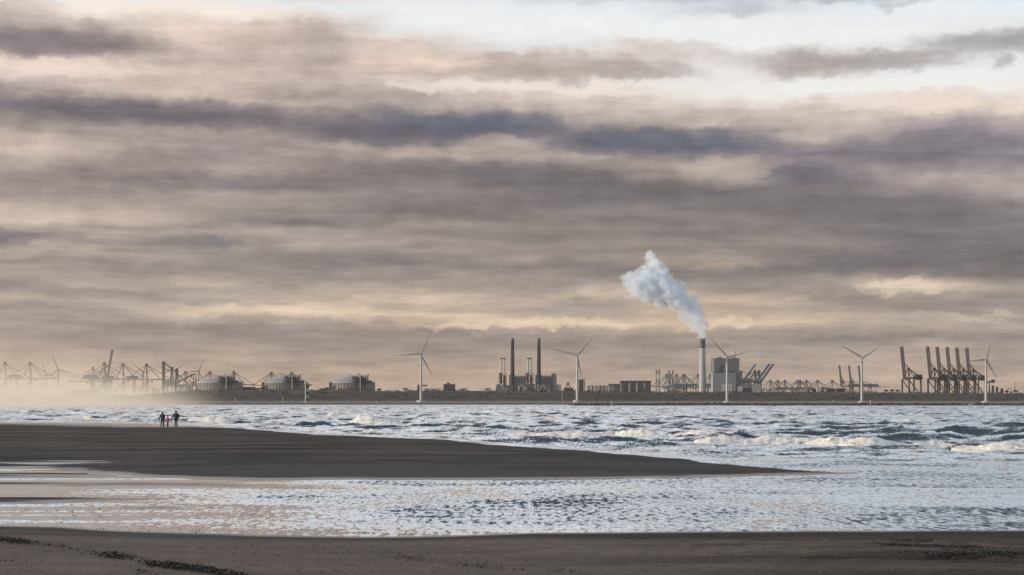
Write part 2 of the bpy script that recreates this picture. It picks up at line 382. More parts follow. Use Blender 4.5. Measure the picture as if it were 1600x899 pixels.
# wet and dry sand: damp near the water level, banded by the ebb, ripple relief
def sand_material():
    m, t, p, o = new_mat('sand')
    g = t.n('ShaderNodeNewGeometry').outputs['Position']
    x, y, z = t.sep(g)
    big = t.noise(t.vec(t.m('MULTIPLY', x, 0.035), t.m('MULTIPLY', y, 0.22), 0.0), 1.0, 5.0, 0.6)
    fine = t.noise(t.vec(t.m('MULTIPLY', x, 0.6), t.m('MULTIPLY', y, 1.2), 0.0), 1.0, 6.0, 0.65)
    grit = t.noise(g, 7.0, 3.0, 0.7)
    low_bar = t.step(y, 58.0, 74.0)                       # the bar has only just fallen dry
    wet = t.m('SUBTRACT', 1.0, t.step(t.m('MULTIPLY_ADD', t.m('SUBTRACT', big, 0.5), t.m('MULTIPLY_ADD', low_bar, 0.5, 0.16), z), t.m('MULTIPLY_ADD', low_bar, 0.09, 0.01), t.m('MULTIPLY_ADD', low_bar, 0.40, 0.15)))
    streak = t.noise(t.vec(t.m('MULTIPLY', x, 0.10), t.m('MULTIPLY', y, 0.9), 4.0), 1.0, 6.0, 0.7)
    far = t.noise(t.vec(t.m('MULTIPLY', x, 0.055), t.m('MULTIPLY', y, 0.13), 8.0), 1.0, 7.0, 0.68)
    grain = t.noise(t.vec(t.m('MULTIPLY', x, 9.0), t.m('MULTIPLY', y, 3.0), 2.0), 1.0, 3.0, 0.7)
    dry_c = t.mix(fine, (0.094, 0.076, 0.066), (0.213, 0.171, 0.149))
    dry_c = t.mix(t.step(big, 0.40, 0.60), dry_c, (0.079, 0.064, 0.055))
    dry_c = t.mix(t.m('MULTIPLY', t.step(far, 0.40, 0.60), 0.9), dry_c, (0.033, 0.027, 0.023))
    dry_c = t.mix(t.m('MULTIPLY', t.step(streak, 0.54, 0.66), 0.6), dry_c, (0.028, 0.023, 0.020))
    dry_c = t.mix(t.m('MULTIPLY', t.step(grain, 0.56, 0.74), 0.55), dry_c, (0.033, 0.027, 0.023))
    dry_c = t.mix(t.m('MULTIPLY', t.step(grain, 0.42, 0.30), 0.35), dry_c, (0.289, 0.233, 0.202))
    upper = t.m('MULTIPLY', t.step(t.m('MULTIPLY_ADD', t.m('SUBTRACT', big, 0.5), 7.0, y), 46.0, 41.0), t.step(t.m('MULTIPLY_ADD', t.m('SUBTRACT', fine, 0.5), 8.0, x), 9.0, -5.0))   # drier sand high on the beach
    dry_c = t.mix(t.m('MULTIPLY', upper, 0.55), dry_c, t.mix(grain, (0.120, 0.097, 0.084), (0.240, 0.193, 0.168)))
    wet_c = t.mix(fine, (0.030, 0.0245, 0.022), (0.062, 0.051, 0.046))
    wet_c = t.mix(t.step(far, 0.42, 0.60), wet_c, (0.018, 0.015, 0.015))
    wet_c = t.mix(t.m('MULTIPLY', t.step(streak, 0.54, 0.64), 0.7), wet_c, (0.012, 0.010, 0.011))
    t.put(p.inputs['Base Color'], t.mix(wet, dry_c, wet_c))
    soak = t.m('SUBTRACT', 1.0, t.step(t.m('MULTIPLY_ADD', t.m('SUBTRACT', streak, 0.5), 0.05, z), 0.005, 0.055))
    t.put(p.inputs['Roughness'], t.m('MULTIPLY_ADD', soak, -0.66, t.m('MULTIPLY_ADD', wet, -0.22, 0.95)))
    t.put(p.inputs['Specular IOR Level'], t.m('MULTIPLY_ADD', soak, 0.40, t.m('MULTIPLY_ADD', wet, 0.07, 0.05)))
    rip = t.noise(t.vec(t.m('MULTIPLY', x, 1.1), t.m('MULTIPLY', y, 4.0), 0.0), 1.0, 4.0, 0.6)
    b = t.n('ShaderNodeBump')
    t.put(b.inputs['Strength'], t.m('MULTIPLY_ADD', soak, -0.58, 0.6))
    b.inputs['Distance'].default_value = 0.10
    t.put(b.inputs['Height'], t.m('ADD', rip, t.m('MULTIPLY', grit, 0.35)))
    t.t.links.new(b.outputs[0], p.inputs['Normal'])
    return m


def water_material():
    m, t, p, o = new_mat('sea_water')
    g = t.n('ShaderNodeNewGeometry').outputs['Position']
    x, y, z = t.sep(g)
    foam = t.n('ShaderNodeAttribute', attribute_name='foam').outputs['Fac']
    rip = t.n('ShaderNodeAttribute', attribute_name='ripple').outputs['Fac']
    # lace of foam: broken by two scales of noise, drawn out along the crests
    n1 = t.noise(t.vec(t.m('MULTIPLY', x, 0.55), t.m('MULTIPLY', y, 0.40), t.m('MULTIPLY', z, 1.5)), 1.0, 6.0, 0.68)
    n2 = t.noise(t.vec(t.m('MULTIPLY', x, 2.4), t.m('MULTIPLY', y, 1.6), t.m('MULTIPLY', z, 3.0)), 1.0, 4.0, 0.65)
    n3 = t.noise(t.vec(t.m('MULTIPLY', x, 7.0), t.m('MULTIPLY', y, 3.0), t.m('MULTIPLY', z, 8.0)), 1.0, 3.0, 0.65)
    nn = t.m('ADD', t.m('ADD', t.m('MULTIPLY', n1, 0.42), t.m('MULTIPLY', n2, 0.34)), t.m('MULTIPLY', n3, 0.24))
    fm = t.step(t.m('ADD', foam, t.m('MULTIPLY', t.m('SUBTRACT', nn, 0.5), 3.0)), 0.46, 0.76)
    water_c = (0.058, 0.070, 0.080)                    # silt-laden sea
    foam_c = t.mix(t.step(nn, 0.43, 0.57), (0.62, 0.58, 0.53), (0.94, 0.91, 0.86))
    t.put(p.inputs['Base Color'], t.mix(fm, water_c, foam_c))
    slick = t.m('MULTIPLY_ADD', t.step(rip, 0.35, 0.0), 0.12, 0.06)      # fine catspaws too small to build
    t.put(p.inputs['Roughness'], t.m('MULTIPLY_ADD', fm, 0.80, slick))
    t.put(p.inputs['Coat Roughness'], slick)
    p.inputs['IOR'].default_value = 1.40
    t.put(p.inputs['Coat Weight'], t.m('SUBTRACT', 1.0, fm))
    p.inputs['Coat IOR'].default_value = 1.6
    # wind ripples as facet slopes: long swells of roughness with fine ripples on them
    N = t.n('ShaderNodeNewGeometry').outputs['Normal']
    nA = t.m('SUBTRACT', t.noise(t.vec(t.m('MULTIPLY', x, 0.20), t.m('MULTIPLY', y, 0.13), t.m('MULTIPLY', z, 1.4)), 1.0, 6.0, 0.62), 0.5)
    nB = t.m('SUBTRACT', t.noise(t.vec(t.m('MULTIPLY', x, 5.0), t.m('MULTIPLY', y, 1.1), t.m('MULTIPLY', z, 7.0)), 1.0, 2.0, 0.7), 0.5)
    nC = t.m('SUBTRACT', t.noise(t.vec(t.m('MULTIPLY', x, 2.2), t.m('MULTIPLY', y, 0.7), t.m('MULTIPLY', z, 4.0)), 1.0, 4.0, 0.65), 0.5)
    sea_ = t.n('ShaderNodeAttribute', attribute_name='open_sea').outputs['Fac']
    ty = t.m('ADD', t.m('MULTIPLY_ADD', nA, t.m('MULTIPLY_ADD', sea_, 1.15, 1.05), t.m('MULTIPLY_ADD', sea_, -0.07, 0.23)), t.m('MULTIPLY', nB, t.m('MULTIPLY_ADD', sea_, -0.65, 1.3)))
    ty = t.m('MAXIMUM', ty, 0.0)                    # facets that lean away are hidden behind their neighbours
    ty = t.m('ADD', t.m('MULTIPLY', ty, rip), t.m('MULTIPLY', nB, 0.03))
    tx = t.m('MULTIPLY', t.m('MULTIPLY', nC, rip), 0.8)
    ty = t.m('ADD', ty, t.m('MULTIPLY', t.m('SUBTRACT', n2, 0.5), t.m('MULTIPLY', fm, 2.6)))
    tx = t.m('ADD', tx, t.m('MULTIPLY', t.m('SUBTRACT', n1, 0.5), t.m('MULTIPLY', fm, 2.2)))
    va = t.n('ShaderNodeVectorMath', operation='ADD')
    t.put(va.inputs[0], N)
    t.put(va.inputs[1], t.vec(tx, t.m('MULTIPLY', ty, -1.0), 0.0))
    vn = t.n('ShaderNodeVectorMath', operation='NORMALIZE')
    t.put(vn.inputs[0], va.outputs[0])
    t.t.links.new(vn.outputs[0], p.inputs['Normal'])
    t.t.links.new(vn.outputs[0], p.inputs['Coat Normal'])
    return m


M_SAND = sand_material()
M_WATER = water_material()

# ------------------------------------------------------------------ shorelines (metres), beach, bar and channel
Y_BEACH = shore([(-900, 812), (-300, 816), (0, 820), (100, 822), (200, 829), (300, 833), (400, 836), (560, 838.5), (650, 837.5), (750, 834.5), (830, 831.5),
                 (1000, 830.5), (1200, 829.5), (1600, 828), (2300, 826)])
Y_FRONT = shore([(-900, 738), (-300, 737), (0, 735), (100, 737), (170, 740), (240, 746), (300, 749.5), (400, 751.5), (550, 751), (800, 749.5), (1000, 748), (1150, 746), (1290, 741.5), (1350, 739.5), (1420, 737)])
Y_BACK = shore([(-900, 652), (-300, 656), (0, 659), (120, 660), (240, 662.5), (300, 665), (400, 672), (500, 679), (600, 683), (700, 688), (800, 696), (900, 704.5), (1000, 712), (1060, 716),
                (1110, 722.5), (1160, 726), (1220, 731), (1290, 736.5), (1350, 740), (1420, 743)])
Y_WAVE = shore([(-900, 652), (-300, 656), (0, 659), (120, 660), (240, 662.5), (300, 665), (400, 672), (500, 679), (600, 683), (700, 688), (800, 695), (900, 702), (1000, 706), (1100, 710), (1200, 714),
                (1300, 718), (1450, 722), (1600, 722), (2300, 722)])


def sand_height(x, y):
    n1 = fbm(x * 0.05, y * 0.25, 3, 4)
    n2 = fbm(x * 0.012, y * 0.055, 11, 3)
    edge = (fbm(x * 0.16, y * 0.0 + 3.3, 21, 4) - 0.5)
    hb = 0.034 * (Y_BEACH(x) + edge * 0.9 - y)
    hb = np.where(hb > 0, np.minimum(hb, 0.14 + 0.30 * hb), np.maximum(hb * 1.2, -0.11))
    hb = hb + (n1 - 0.5) * 0.10 * sstep(hb, 0.01, 0.2)
    rag = fbm(x * 0.35, y * 0.10, 25, 4) - 0.5
    d1 = y - (Y_FRONT(x) + edge * 3.0 + rag * 2.5)
    d2 = (Y_BACK(x) + edge * 10.0 + rag * (7.0 + 9.0 * sstep(x, -12, 6))) - y
    flat = 42.0 * sstep(-x, 30, 52)                          # wide wet flat on the seaward side in the west
    d2f = np.where(d2 < flat, d2 * 0.06, flat * 0.06 + (d2 - flat))
    d2f = np.where(d2 < 0, d2, d2f)
    bar = np.minimum(0.020 * d1, 0.016 * d2f)
    bar = np.where(bar > 0, 0.42 * np.tanh(bar / 0.42), bar)
    bar = bar + (n1 - 0.5) * 0.12 * sstep(bar, 0.02, 0.2) + (n2 - 0.5) * 0.16 * sstep(bar, 0.05, 0.3)
    # ebb streaks: shallow shoals lying in the channel towards the west side, pools on the bar there
    west = sstep(-x, 2.0, 16.0)
    shoal = (fbm(x * 0.045, y * 0.42, 33, 4) - 0.60) * 0.42 * west
    floor = np.maximum(-0.07 + 0.0 * x, np.minimum(shoal - 0.05 * (1 - west), 0.05))
    floor = np.where((y > Y_BEACH(x) + 0.4) & (d1 < -1.0), floor, -0.07)
    for p0, p1, py, th in ((-500, 360, 783, 1.5), (60, 430, 793.5, 1.0), (30, 230, 803, 0.8), (-300, 60, 812, 0.5), (380, 520, 797, 0.5)):
        (xa, yc), (xb, _) = ground_pt(p0, py), ground_pt(p1, py)
        f = sstep(x, xa, xa + 3) * sstep(xb - x, 0, (xb - xa) * 0.5) * np.exp(-((y - yc - (x - xb) * 0.02) / th) ** 2)
        floor = floor + f * (0.055 + 0.07 * fbm(x * 0.3, y * 0.8, 37, 3))
    pool = (fbm(x * 0.05, y * 0.16, 44, 4) - 0.56) * 1.2 * sstep(-x, 14.0, 24.0) * sstep(40 - d1, 0, 16)
    bar = bar - np.maximum(pool, 0) * 1.0
    deep = np.maximum(-0.045 * np.maximum(-d2, 0), -2.5)
    hb = np.where(y > Y_FRONT(x) - 4, -9.0, hb)
    h = np.maximum(hb, np.where(d2 < 0, np.maximum(np.minimum(bar, 0), -0.07) + deep, np.maximum(bar, floor)))
    return h


def fan(rows, half, nc):
    u = np.linspace(-1, 1, nc)
    Y = np.repeat(rows[:, None], nc, 1)
    X = np.maximum(half * Y, 14.0) * u[None, :]
    return X, Y


def march(y0, y1, f):
    r = [y0]
    while r[-1] < y1:
        r.append(r[-1] + f(r[-1]))
    return r


# one sheet: beach, channel bed, sandbar, sea bed, out past the horizon
rows = [-40, -20, -5, 6] + march(16, 330, lambda y: min(max(0.0052 * y, 0.14), 1.1)) + march(340, 7900, lambda y: 0.12 * y)
rows = [min(r, 8000.0) for r in rows]
GX, GY = fan(np.array(rows, float), 0.36, 560)
GZ = sand_height(GX, np.clip(GY, 14, 420))
near = sstep(120 - GY, 0, 60)
GZ += (fbm(GX * 1.1, GY * 1.7, 5, 4) - 0.5) * 0.05 * near * sstep(GZ, 0.05, 0.25)
# trampled and wind-scoured hollows low on the east side of the beach
holl = np.maximum(fbm(GX * 0.30, GY * 1.1, 61, 4) - 0.50, 0) * 1.5 * sstep(GX, 0.0, 7.0) * sstep(60 - GY, 5, 14) * sstep(GZ, 0.06, 0.2)
GZ -= holl * 0.8
GZ = np.where(GY > 380, -2.5, GZ)
GZ = np.where((GZ < 0.0) & (GZ > -0.03), GZ, GZ)
beach = np_mesh('beach', np.stack([GX, GY, GZ], -1).reshape(-1, 3), grid_quads(*GX.shape), M_SAND)
tag(beach, 'dark wet sand beach with a long low sandbar beyond a shallow channel', 'beach', kind='structure')

# ------------------------------------------------------------------ sea
rows = np.array(march(40, 2900, lambda y: min(max(0.0050 * y, 0.24), 16.0)))
SX, SY = fan(rows, 0.335, 900)
dyv = np.minimum(np.maximum(0.0050 * SY, 0.24), 16.0)
rng = np.random.RandomState(4)
off = SY - Y_WAVE(SX)                                   # metres seaward of the surf edge
amp = sstep(off, 0.0, 8.0) * (0.30 + 0.70 * sstep(off, 5.0, 70.0))
chop = np.zeros_like(SX)
for k in range(34):
    lam = 1.6 * (16.0 ** rng.rand())
    th = rng.normal(0, 0.30)
    kx, ky = 2 * math.pi / lam * math.sin(th), 2 * math.pi / lam * math.cos(th)
    w = np.sin(kx * SX + ky * SY + rng.rand() * 6.28 + 1.6 * vnoise(SX * 0.03, SY * 0.03, 90 + k))
    w = 1.0 - 2.0 * np.sqrt(np.abs(w) + 1e-4) if k % 2 else w
    chop += 0.0155 * lam ** 0.75 * w * sstep(lam, 1.3 * dyv, 3.0 * dyv)
gust = 0.55 + 0.9 * fbm(SX * 0.012, SY * 0.010, 71, 3)
SZ = chop * amp * gust
foam = np.zeros_like(SX)


def breaker(xc, yc, half, h, lean, seed, run=9.0, firm=0.0):
    """a breaking crest: steep face towards the beach, foam on it and a run of broken water in front"""
    global SZ, foam
    lo, hi = np.searchsorted(rows, yc - h * run * 2 - 14), np.searchsorted(rows, yc + h * 14 + 14)
    if hi <= lo:
        return
    s = slice(lo, hi)
    X, Y = SX[s], SY[s]
    wig = (fbm(X * 0.07, X * 0 + seed, seed, 4) - 0.5) * 9.0 + lean * (X - xc)
    d = Y - (yc + wig)
    e = np.clip(1 - ((X - xc) / half) ** 2, 0, 1) ** 0.7
    e = e * (0.30 + firm * 0.5 + 1.2 * fbm(X * 0.13, X * 0 + 2.0, seed + 5, 5))
    hh = h * e
    face, back = 0.9 * h + 0.15, 4.2 * h + 0.4
    prof = np.where(d < 0, np.exp(-(d / face) ** 2), np.exp(-(d / back) ** 2))
    rough = fbm(X * 1.3, Y * 0.9, seed + 9, 4) - 0.5
    f = np.where(d < 0, np.exp(-(d / (run * h)) ** 2), np.exp(-(d / (0.9 * h)) ** 2)) * sstep(e, 0.10, 0.55)
    f = f * (0.42 + firm * 0.15 + 1.0 * fbm(X * 0.45, Y * 0.5, seed + 3, 5))
    SZ[s] += hh * prof + rough * f * (0.42 * h)
    foam[s] = np.maximum(foam[s], f)


# the breakers one can pick out: pixel centre, half width, foot row, height in px
seen = [(985, 66, 674, 13), (1180, 82, 684, 15), (870, 55, 676, 12), (1075, 40, 676, 7), (1330, 75, 690, 10), (1460, 90, 694, 9), (1570, 60, 697, 9), (1660, 90, 698, 9),
        (585, 34, 658, 9), (660, 60, 662, 6), (780, 50, 646, 4), (600, 36, 648, 6), (560, 30, 646, 6), (478, 26, 641, 6), (520, 26, 649, 7), (455, 42, 656, 8), (330, 30, 657, 9), (1395, 62, 655, 6),
        (1560, 55, 657, 6), (1190, 60, 652, 7), (1050, 30, 647, 5), (905, 40, 648, 4), (720, 60, 667, 8), (390, 40, 664, 6), (90, 80, 651, 5), (170, 60, 654, 5), (250, 50, 648, 5), (30, 60, 645, 5),
        (1500, 80, 660, 3), (640, 40, 655, 5), (420, 30, 645, 4), (150, 90, 643, 3), (350, 50, 643, 4), (690, 40, 650, 4), (830, 60, 655, 4), (760, 60, 672, 5), (220, 60, 657, 4), (120, 70, 657, 3)]
for k, (px, hw, py, hp) in enumerate(seen):
    x, y = ground_pt(px, py)
    breaker(x, y, hw / FPX * y * 1.35, hp / FPX * y * 0.80, rng.uniform(-0.12, 0.05), 200 + k * 13, firm=1.0)
# and the many lesser ones: thick in the west where the water is shallow, few farther out in the east
for k in range(300):
    t = rng.rand()
    py = 640 + 40 * t ** 1.3 if k % 3 else 636 + 10 * rng.rand()
    px = rng.uniform(-150, 1750)
    west = max(0.0, 1 - px / 800.0)
    if rng.rand() > 0.28 + 0.72 * west:
        continue
    x, y = ground_pt(px, py)
    if y < float(Y_WAVE(np.array([x]))[0]) + 8:
        continue
    breaker(x, y, rng.uniform(12, 46) / FPX * y, rng.uniform(0.16, 0.44) * (0.7 + 0.5 * west), rng.uniform(-0.20, 0.10), 900 + k * 7, run=rng.uniform(4, 10), firm=0.55)
# wash running up to the bar: low foam ridges along the surf edge
for k, (px, hw, py, hp) in enumerate([(545, 48, 681, 6), (620, 30, 684, 4), (850, 36, 696, 5), (970, 40, 706, 5), (1080, 60, 709, 4), (1190, 70, 708, 4), (1330, 80, 716, 3), (1480, 90, 724, 3), (1165, 16, 720, 6),
                                      (440, 30, 673, 3), (680, 20, 686, 4), (1560, 60, 712, 3), (1400, 70, 706, 3)]):
    x, y = ground_pt(px, py)
    breaker(x, y, hw / FPX * y, hp / FPX * y * 0.8, rng.uniform(-0.35, -0.15), 1500 + k * 9, run=5.0)
trail = fbm(SX * 0.018, SY * 0.05, 131, 5)
foam = np.maximum(foam, sstep(trail, 0.46, 0.72) * 0.50 * sstep(off, 1, 12) * (0.62 + 0.62 * sstep(-SX, -40, 40)))
edge_wash = np.exp(-(off / 5.0) ** 2) * sstep(SX, -60, -40) * sstep(30 - SX, 0, 10)
foam = np.maximum(foam, edge_wash * 0.42)
dpt = -sand_height(SX, np.clip(SY, 14, 420))
SZ = np.where(SZ < 0, SZ * sstep(dpt, 0.05, 1.0), SZ * sstep(dpt, 0.0, 0.10))
# wind ripple patches in the channel: open water in the east, slick in the lee to the west
chan = 1 - sstep(off, -10, 10)
rp = fbm(SX * 0.05, SY * 0.13, 151, 4)
ce = sstep(SX + (rp - 0.5) * 34, -13.0, 5.0)
band = sstep(fbm(SX * 0.040, SY * 0.50, 161, 4), 0.49, 0.68) * 0.60
slick = sstep(fbm(SX * 0.03, SY * 0.16, 171, 4), 0.55, 0.68) * sstep(SX, 4, 12)
ripple = chan * np.clip(np.maximum(ce * (0.62 + 0.6 * rp), band) * (1 - 0.55 * slick), 0, 1) + (1 - chan) * 0.85
sea = np_mesh('sea', np.stack([SX, SY, SZ], -1).reshape(-1, 3), grid_quads(*SX.shape), M_WATER, attrs={'foam': foam, 'ripple': ripple, 'open_sea': 1 - chan})
tag(sea, 'grey rough sea with foaming breakers and a rippled shallow channel', 'sea', kind='structure')

# ------------------------------------------------------------------ object helpers
class MB:
    """collects vertices and faces of one part"""
    def __init__(self):
        self.v, self.f = [], []

    def add(self, vs, fs):
        k = len(self.v)
        self.v += [tuple(q) for q in vs]
        self.f += [tuple(i + k for i in q) for q in fs]
        return self

    def box(self, x0, x1, y0, y1, z0, z1):
        vs = [(x, y, z) for z in (z0, z1) for x, y in ((x0, y0), (x1, y0), (x1, y1), (x0, y1))]
        return self.add(vs, [(3, 2, 1, 0), (4, 5, 6, 7), (0, 1, 5, 4), (1, 2, 6, 5), (2, 3, 7, 6), (3, 0, 4, 7)])

    def bar(self, a, b, w, h=None, n=4):
        """a beam of section w x h from a to b"""
        a, b = Vector(a), Vector(b)
        d = (b - a).normalized()
        up = Vector((0, 0, 1)) if abs(d.z) < 0.95 else Vector((0, 1, 0))
        s = d.cross(up).normalized()
        t = s.cross(d)
        h = h or w
        vs = []
        for p in (a, b):
            for k in range(n):
                an = 2 * math.pi * (k + 0.5) / n
                r = 0.7071 if n == 4 else 0.5
                vs.append(p + s * math.cos(an) * w * r + t * math.sin(an) * h * r)
        fs = [(k, (k + 1) % n, n + (k + 1) % n, n + k) for k in range(n)]
        return self.add(vs, fs + [tuple(range(n - 1, -1, -1)), tuple(range(n, 2 * n))])

    def lathe(self, prof, n=20, cx=0.0, cy=0.0, caps=True):
        vs = [(cx + r * math.cos(2 * math.pi * k / n), cy + r * math.sin(2 * math.pi * k / n), z) for r, z in prof for k in range(n)]
        fs = [(j * n + k, j * n + (k + 1) % n, (j + 1) * n + (k + 1) % n, (j + 1) * n + k) for j in range(len(prof) - 1) for k in range(n)]
        if caps:
            fs += [tuple(range(n - 1, -1, -1)), tuple(range((len(prof) - 1) * n, len(prof) * n))]
        return self.add(vs, fs)

    def truss(self, a, b, w, depth, bays, t):
        """a lattice girder: four chords with diagonals"""
        a, b = Vector(a), Vector(b)
        d = (b - a).normalized()
        up = Vector((0, 0, 1)) if abs(d.z) < 0.95 else Vector((1, 0, 0))
        s = d.cross(up).normalized()
        u = s.cross(d)
        cor = [s * (i * w / 2) + u * (j * depth / 2) for i, j in ((-1, -1), (1, -1), (1, 1), (-1, 1))]
        for c in cor:
            self.bar(a + c, b + c, t)
        for k in range(bays):
            p, q = a.lerp(b, k / bays), a.lerp(b, (k + 1) / bays)
            for m in range(4):
                c0, c1 = cor[m], cor[(m + 1) % 4]
                if k % 2:
                    c0, c1 = c1, c0
                self.bar(p + c0, q + c1, t * 0.7)
        return self

    def build(self, name, mat, parent=None, smooth=False):
        me = bpy.data.meshes.new(name)
        me.from_pydata(self.v, [], self.f)
        me.materials.append(mat)
        if smooth:
            for p in me.polygons:
                p.use_smooth = True
            try:
                me.set_sharp_from_angle(angle=R(40))
            except Exception:
                pass
        o = bpy.data.objects.new(name, me)
        COL.objects.link(o)
        o.parent = parent
        return o


def thing(name, loc, label, cat, group=None, rz=0.0):
    o = bpy.data.objects.new(name, None)
    COL.objects.link(o)
    o.location = loc
    o.rotation_euler = (0, 0, rz)
    o.empty_display_size = 1.0
    return tag(o, label, cat, group)


def copy_thing(src, loc, label, rz=None):
    def rec(o, par):
        c = o.copy()
        COL.objects.link(c)
        c.parent = par
        for ch in list(KIDS[o.name]):
            rec(ch, c)
        return c
    KIDS.clear()
    for o in bpy.data.objects:
        KIDS.setdefault(o.name, [])
        if o.parent:
            KIDS.setdefault(o.parent.name, []).append(o)
    c = rec(src, None)
    c.location = loc
    if rz is not None:
        c.rotation_euler = (0, 0, rz)
    c['label'] = label
    return c


KIDS = {}

M_WHITE = plain('white_paint', (0.33, 0.335, 0.34), 0.45, 0.06, 0.05)
M_BLADE = plain('blade_paint', (0.26, 0.26, 0.265), 0.45, 0.05, 0.05)
M_CONC = plain('concrete', (0.40, 0.38, 0.36), 0.85, 0.14, 0.03)
M_LCONC = plain('pale_concrete', (0.33, 0.33, 0.34), 0.85, 0.10, 0.03)
M_DCONC = plain('dark_concrete', (0.017, 0.020, 0.025), 0.85, 0.12, 0.02)
M_CAP = plain('black_paint', (0.045, 0.045, 0.05), 0.6, 0.1, 0.05)
M_GREY = plain('grey_cladding', (0.135, 0.145, 0.16), 0.7, 0.10, 0.015)
M_LGREY = plain('light_cladding', (0.24, 0.245, 0.26), 0.7, 0.10, 0.015)
M_BROWN = plain('brown_cladding', (0.085, 0.078, 0.078), 0.75, 0.12, 0.02)
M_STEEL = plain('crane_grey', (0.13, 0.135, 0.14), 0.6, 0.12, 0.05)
M_STEELB = plain('crane_blue_grey', (0.13, 0.16, 0.18), 0.6, 0.12, 0.05)
M_STEELL = plain('crane_pale', (0.25, 0.26, 0.27), 0.6, 0.12, 0.05)
M_DARK = plain('dark_steel', (0.040, 0.039, 0.041), 0.6, 0.12, 0.05)
M_RED = plain('dark_red_steel', (0.026, 0.007, 0.010), 0.6, 0.12, 0.05)
M_PURP = plain('violet_steel', (0.011, 0.011, 0.016), 0.6, 0.12, 0.05)
M_REDW = plain('signal_red', (0.11, 0.045, 0.04), 0.6, 0.1, 0.05)
M_ROCK = plain('wet_rock', (0.075, 0.070, 0.068), 0.8, 0.25, 0.4, streak=False)
M_YEL = plain('yellow_wall', (0.44, 0.40, 0.28), 0.8, 0.08, 0.03)
M_ROOF = plain('tank_roof', (0.235, 0.24, 0.245), 0.5, 0.05, 0.02)
M_TANK = plain('tank_wall', (0.20, 0.19, 0.18), 0.85, 0.12, 0.03)

# ------------------------------------------------------------------ far shore: quay land, dune ridge, sea wall
RIDGE = [(-700, 612), (-100, 614), (60, 616), (150, 616.5), (215, 616), (270, 612), (305, 608.5), (360, 608.5), (420, 607.5), (470, 608), (560, 608), (620, 609.5), (680, 609), (760, 609), (900, 610.5), (1000, 611), (1100, 611),
         (1200, 611.5), (1320, 611.5), (1450, 612), (1600, 613), (1800, 613), (2400, 614)]
YR = 3090.0
RXS = np.array([(p - 800) / FPX * YR for p, _ in RIDGE])
RZS = np.array([CAM_H + (HZN - q) / FPX * YR for _, q in RIDGE])


def shore_height(x, y):
    rh = np.interp(x, RXS, RZS) - 2.2 + (fbm(x * 0.02, y * 0.02, 81, 4) - 0.5) * 3.0
    up = sstep(y, 2975, YR - 10)
    dn = 1 - sstep(y, YR + 40, YR + 200)
    return 2.6 + (rh - 2.6) * up * dn + (fbm(x * 0.05, y * 0.05, 83, 4) - 0.5) * 1.2 * up


m, t, p, o = new_mat('dune_grass')
g = t.n('ShaderNodeNewGeometry').outputs['Position']
gx, gy, gz = t.sep(g)
n1 = t.noise(g, 0.022, 6.0, 0.65)
n2 = t.noise(t.vec(t.m('MULTIPLY', gx, 0.20), t.m('MULTIPLY', gy, 0.2), t.m('MULTIPLY', gz, 0.5)), 1.0, 5.0, 0.7)
c = t.mix(t.step(n1, 0.35, 0.65), (0.034, 0.029, 0.025), (0.048, 0.040, 0.034))
c = t.mix(t.m('MULTIPLY', t.step(n2, 0.50, 0.72), 0.5), c, (0.030, 0.026, 0.022))
# sandy foot of the slope
c = t.mix(t.step(t.m('MULTIPLY_ADD', t.m('SUBTRACT', n2, 0.5), 4.0, gz), 7.0, 3.0), c, (0.16, 0.135, 0.115))
t.put(p.inputs['Base Color'], c)
p.inputs['Roughness'].default_value = 0.95
M_DUNE = m
ys = np.array([2862, 2880, 2920, 2960] + list(np.arange(2975, 3310, 9)) + [3400, 3700, 4200, 5000, 6500, 8000], float)
xs = np.linspace(-1700, 1700, 700)
LX, LY = np.meshgrid(xs, ys)
LX = LX * np.clip(LY / 3400.0, 1.0, 1.7)
LZ = shore_height(LX * np.minimum(1.0, 3400.0 / LY), LY)
tag(np_mesh('far_shore', np.stack([LX, LY, LZ], -1).reshape(-1, 3), grid_quads(*LX.shape), M_DUNE), 'far shore with a long brown dune ridge', 'shore', kind='structure')

# the low sea wall below it: sloped stone face with a concrete cap
sw = thing('sea_wall', (0, 2860, 0), 'long straight dark sea wall with a pale cap along the far shore', 'sea wall')
mb = MB()
mb.add([(-1800, -8, -1.5), (1800, -8, -1.5), (1800, 2, 2.35), (-1800, 2, 2.35), (-1800, 14, 2.35), (1800, 14, 2.35)], [(0, 1, 2, 3), (3, 2, 5, 4)])
mb.build('stone_face', M_ROCK, sw)
mb = MB()
for k in range(120):
    mb.box(-1800 + k * 30, -1800 + k * 30 + 29.6, 2.2, 4.0, 2.355, 3.0)
mb.build('cap_stone', M_CONC, sw)['kind'] = 'stuff'

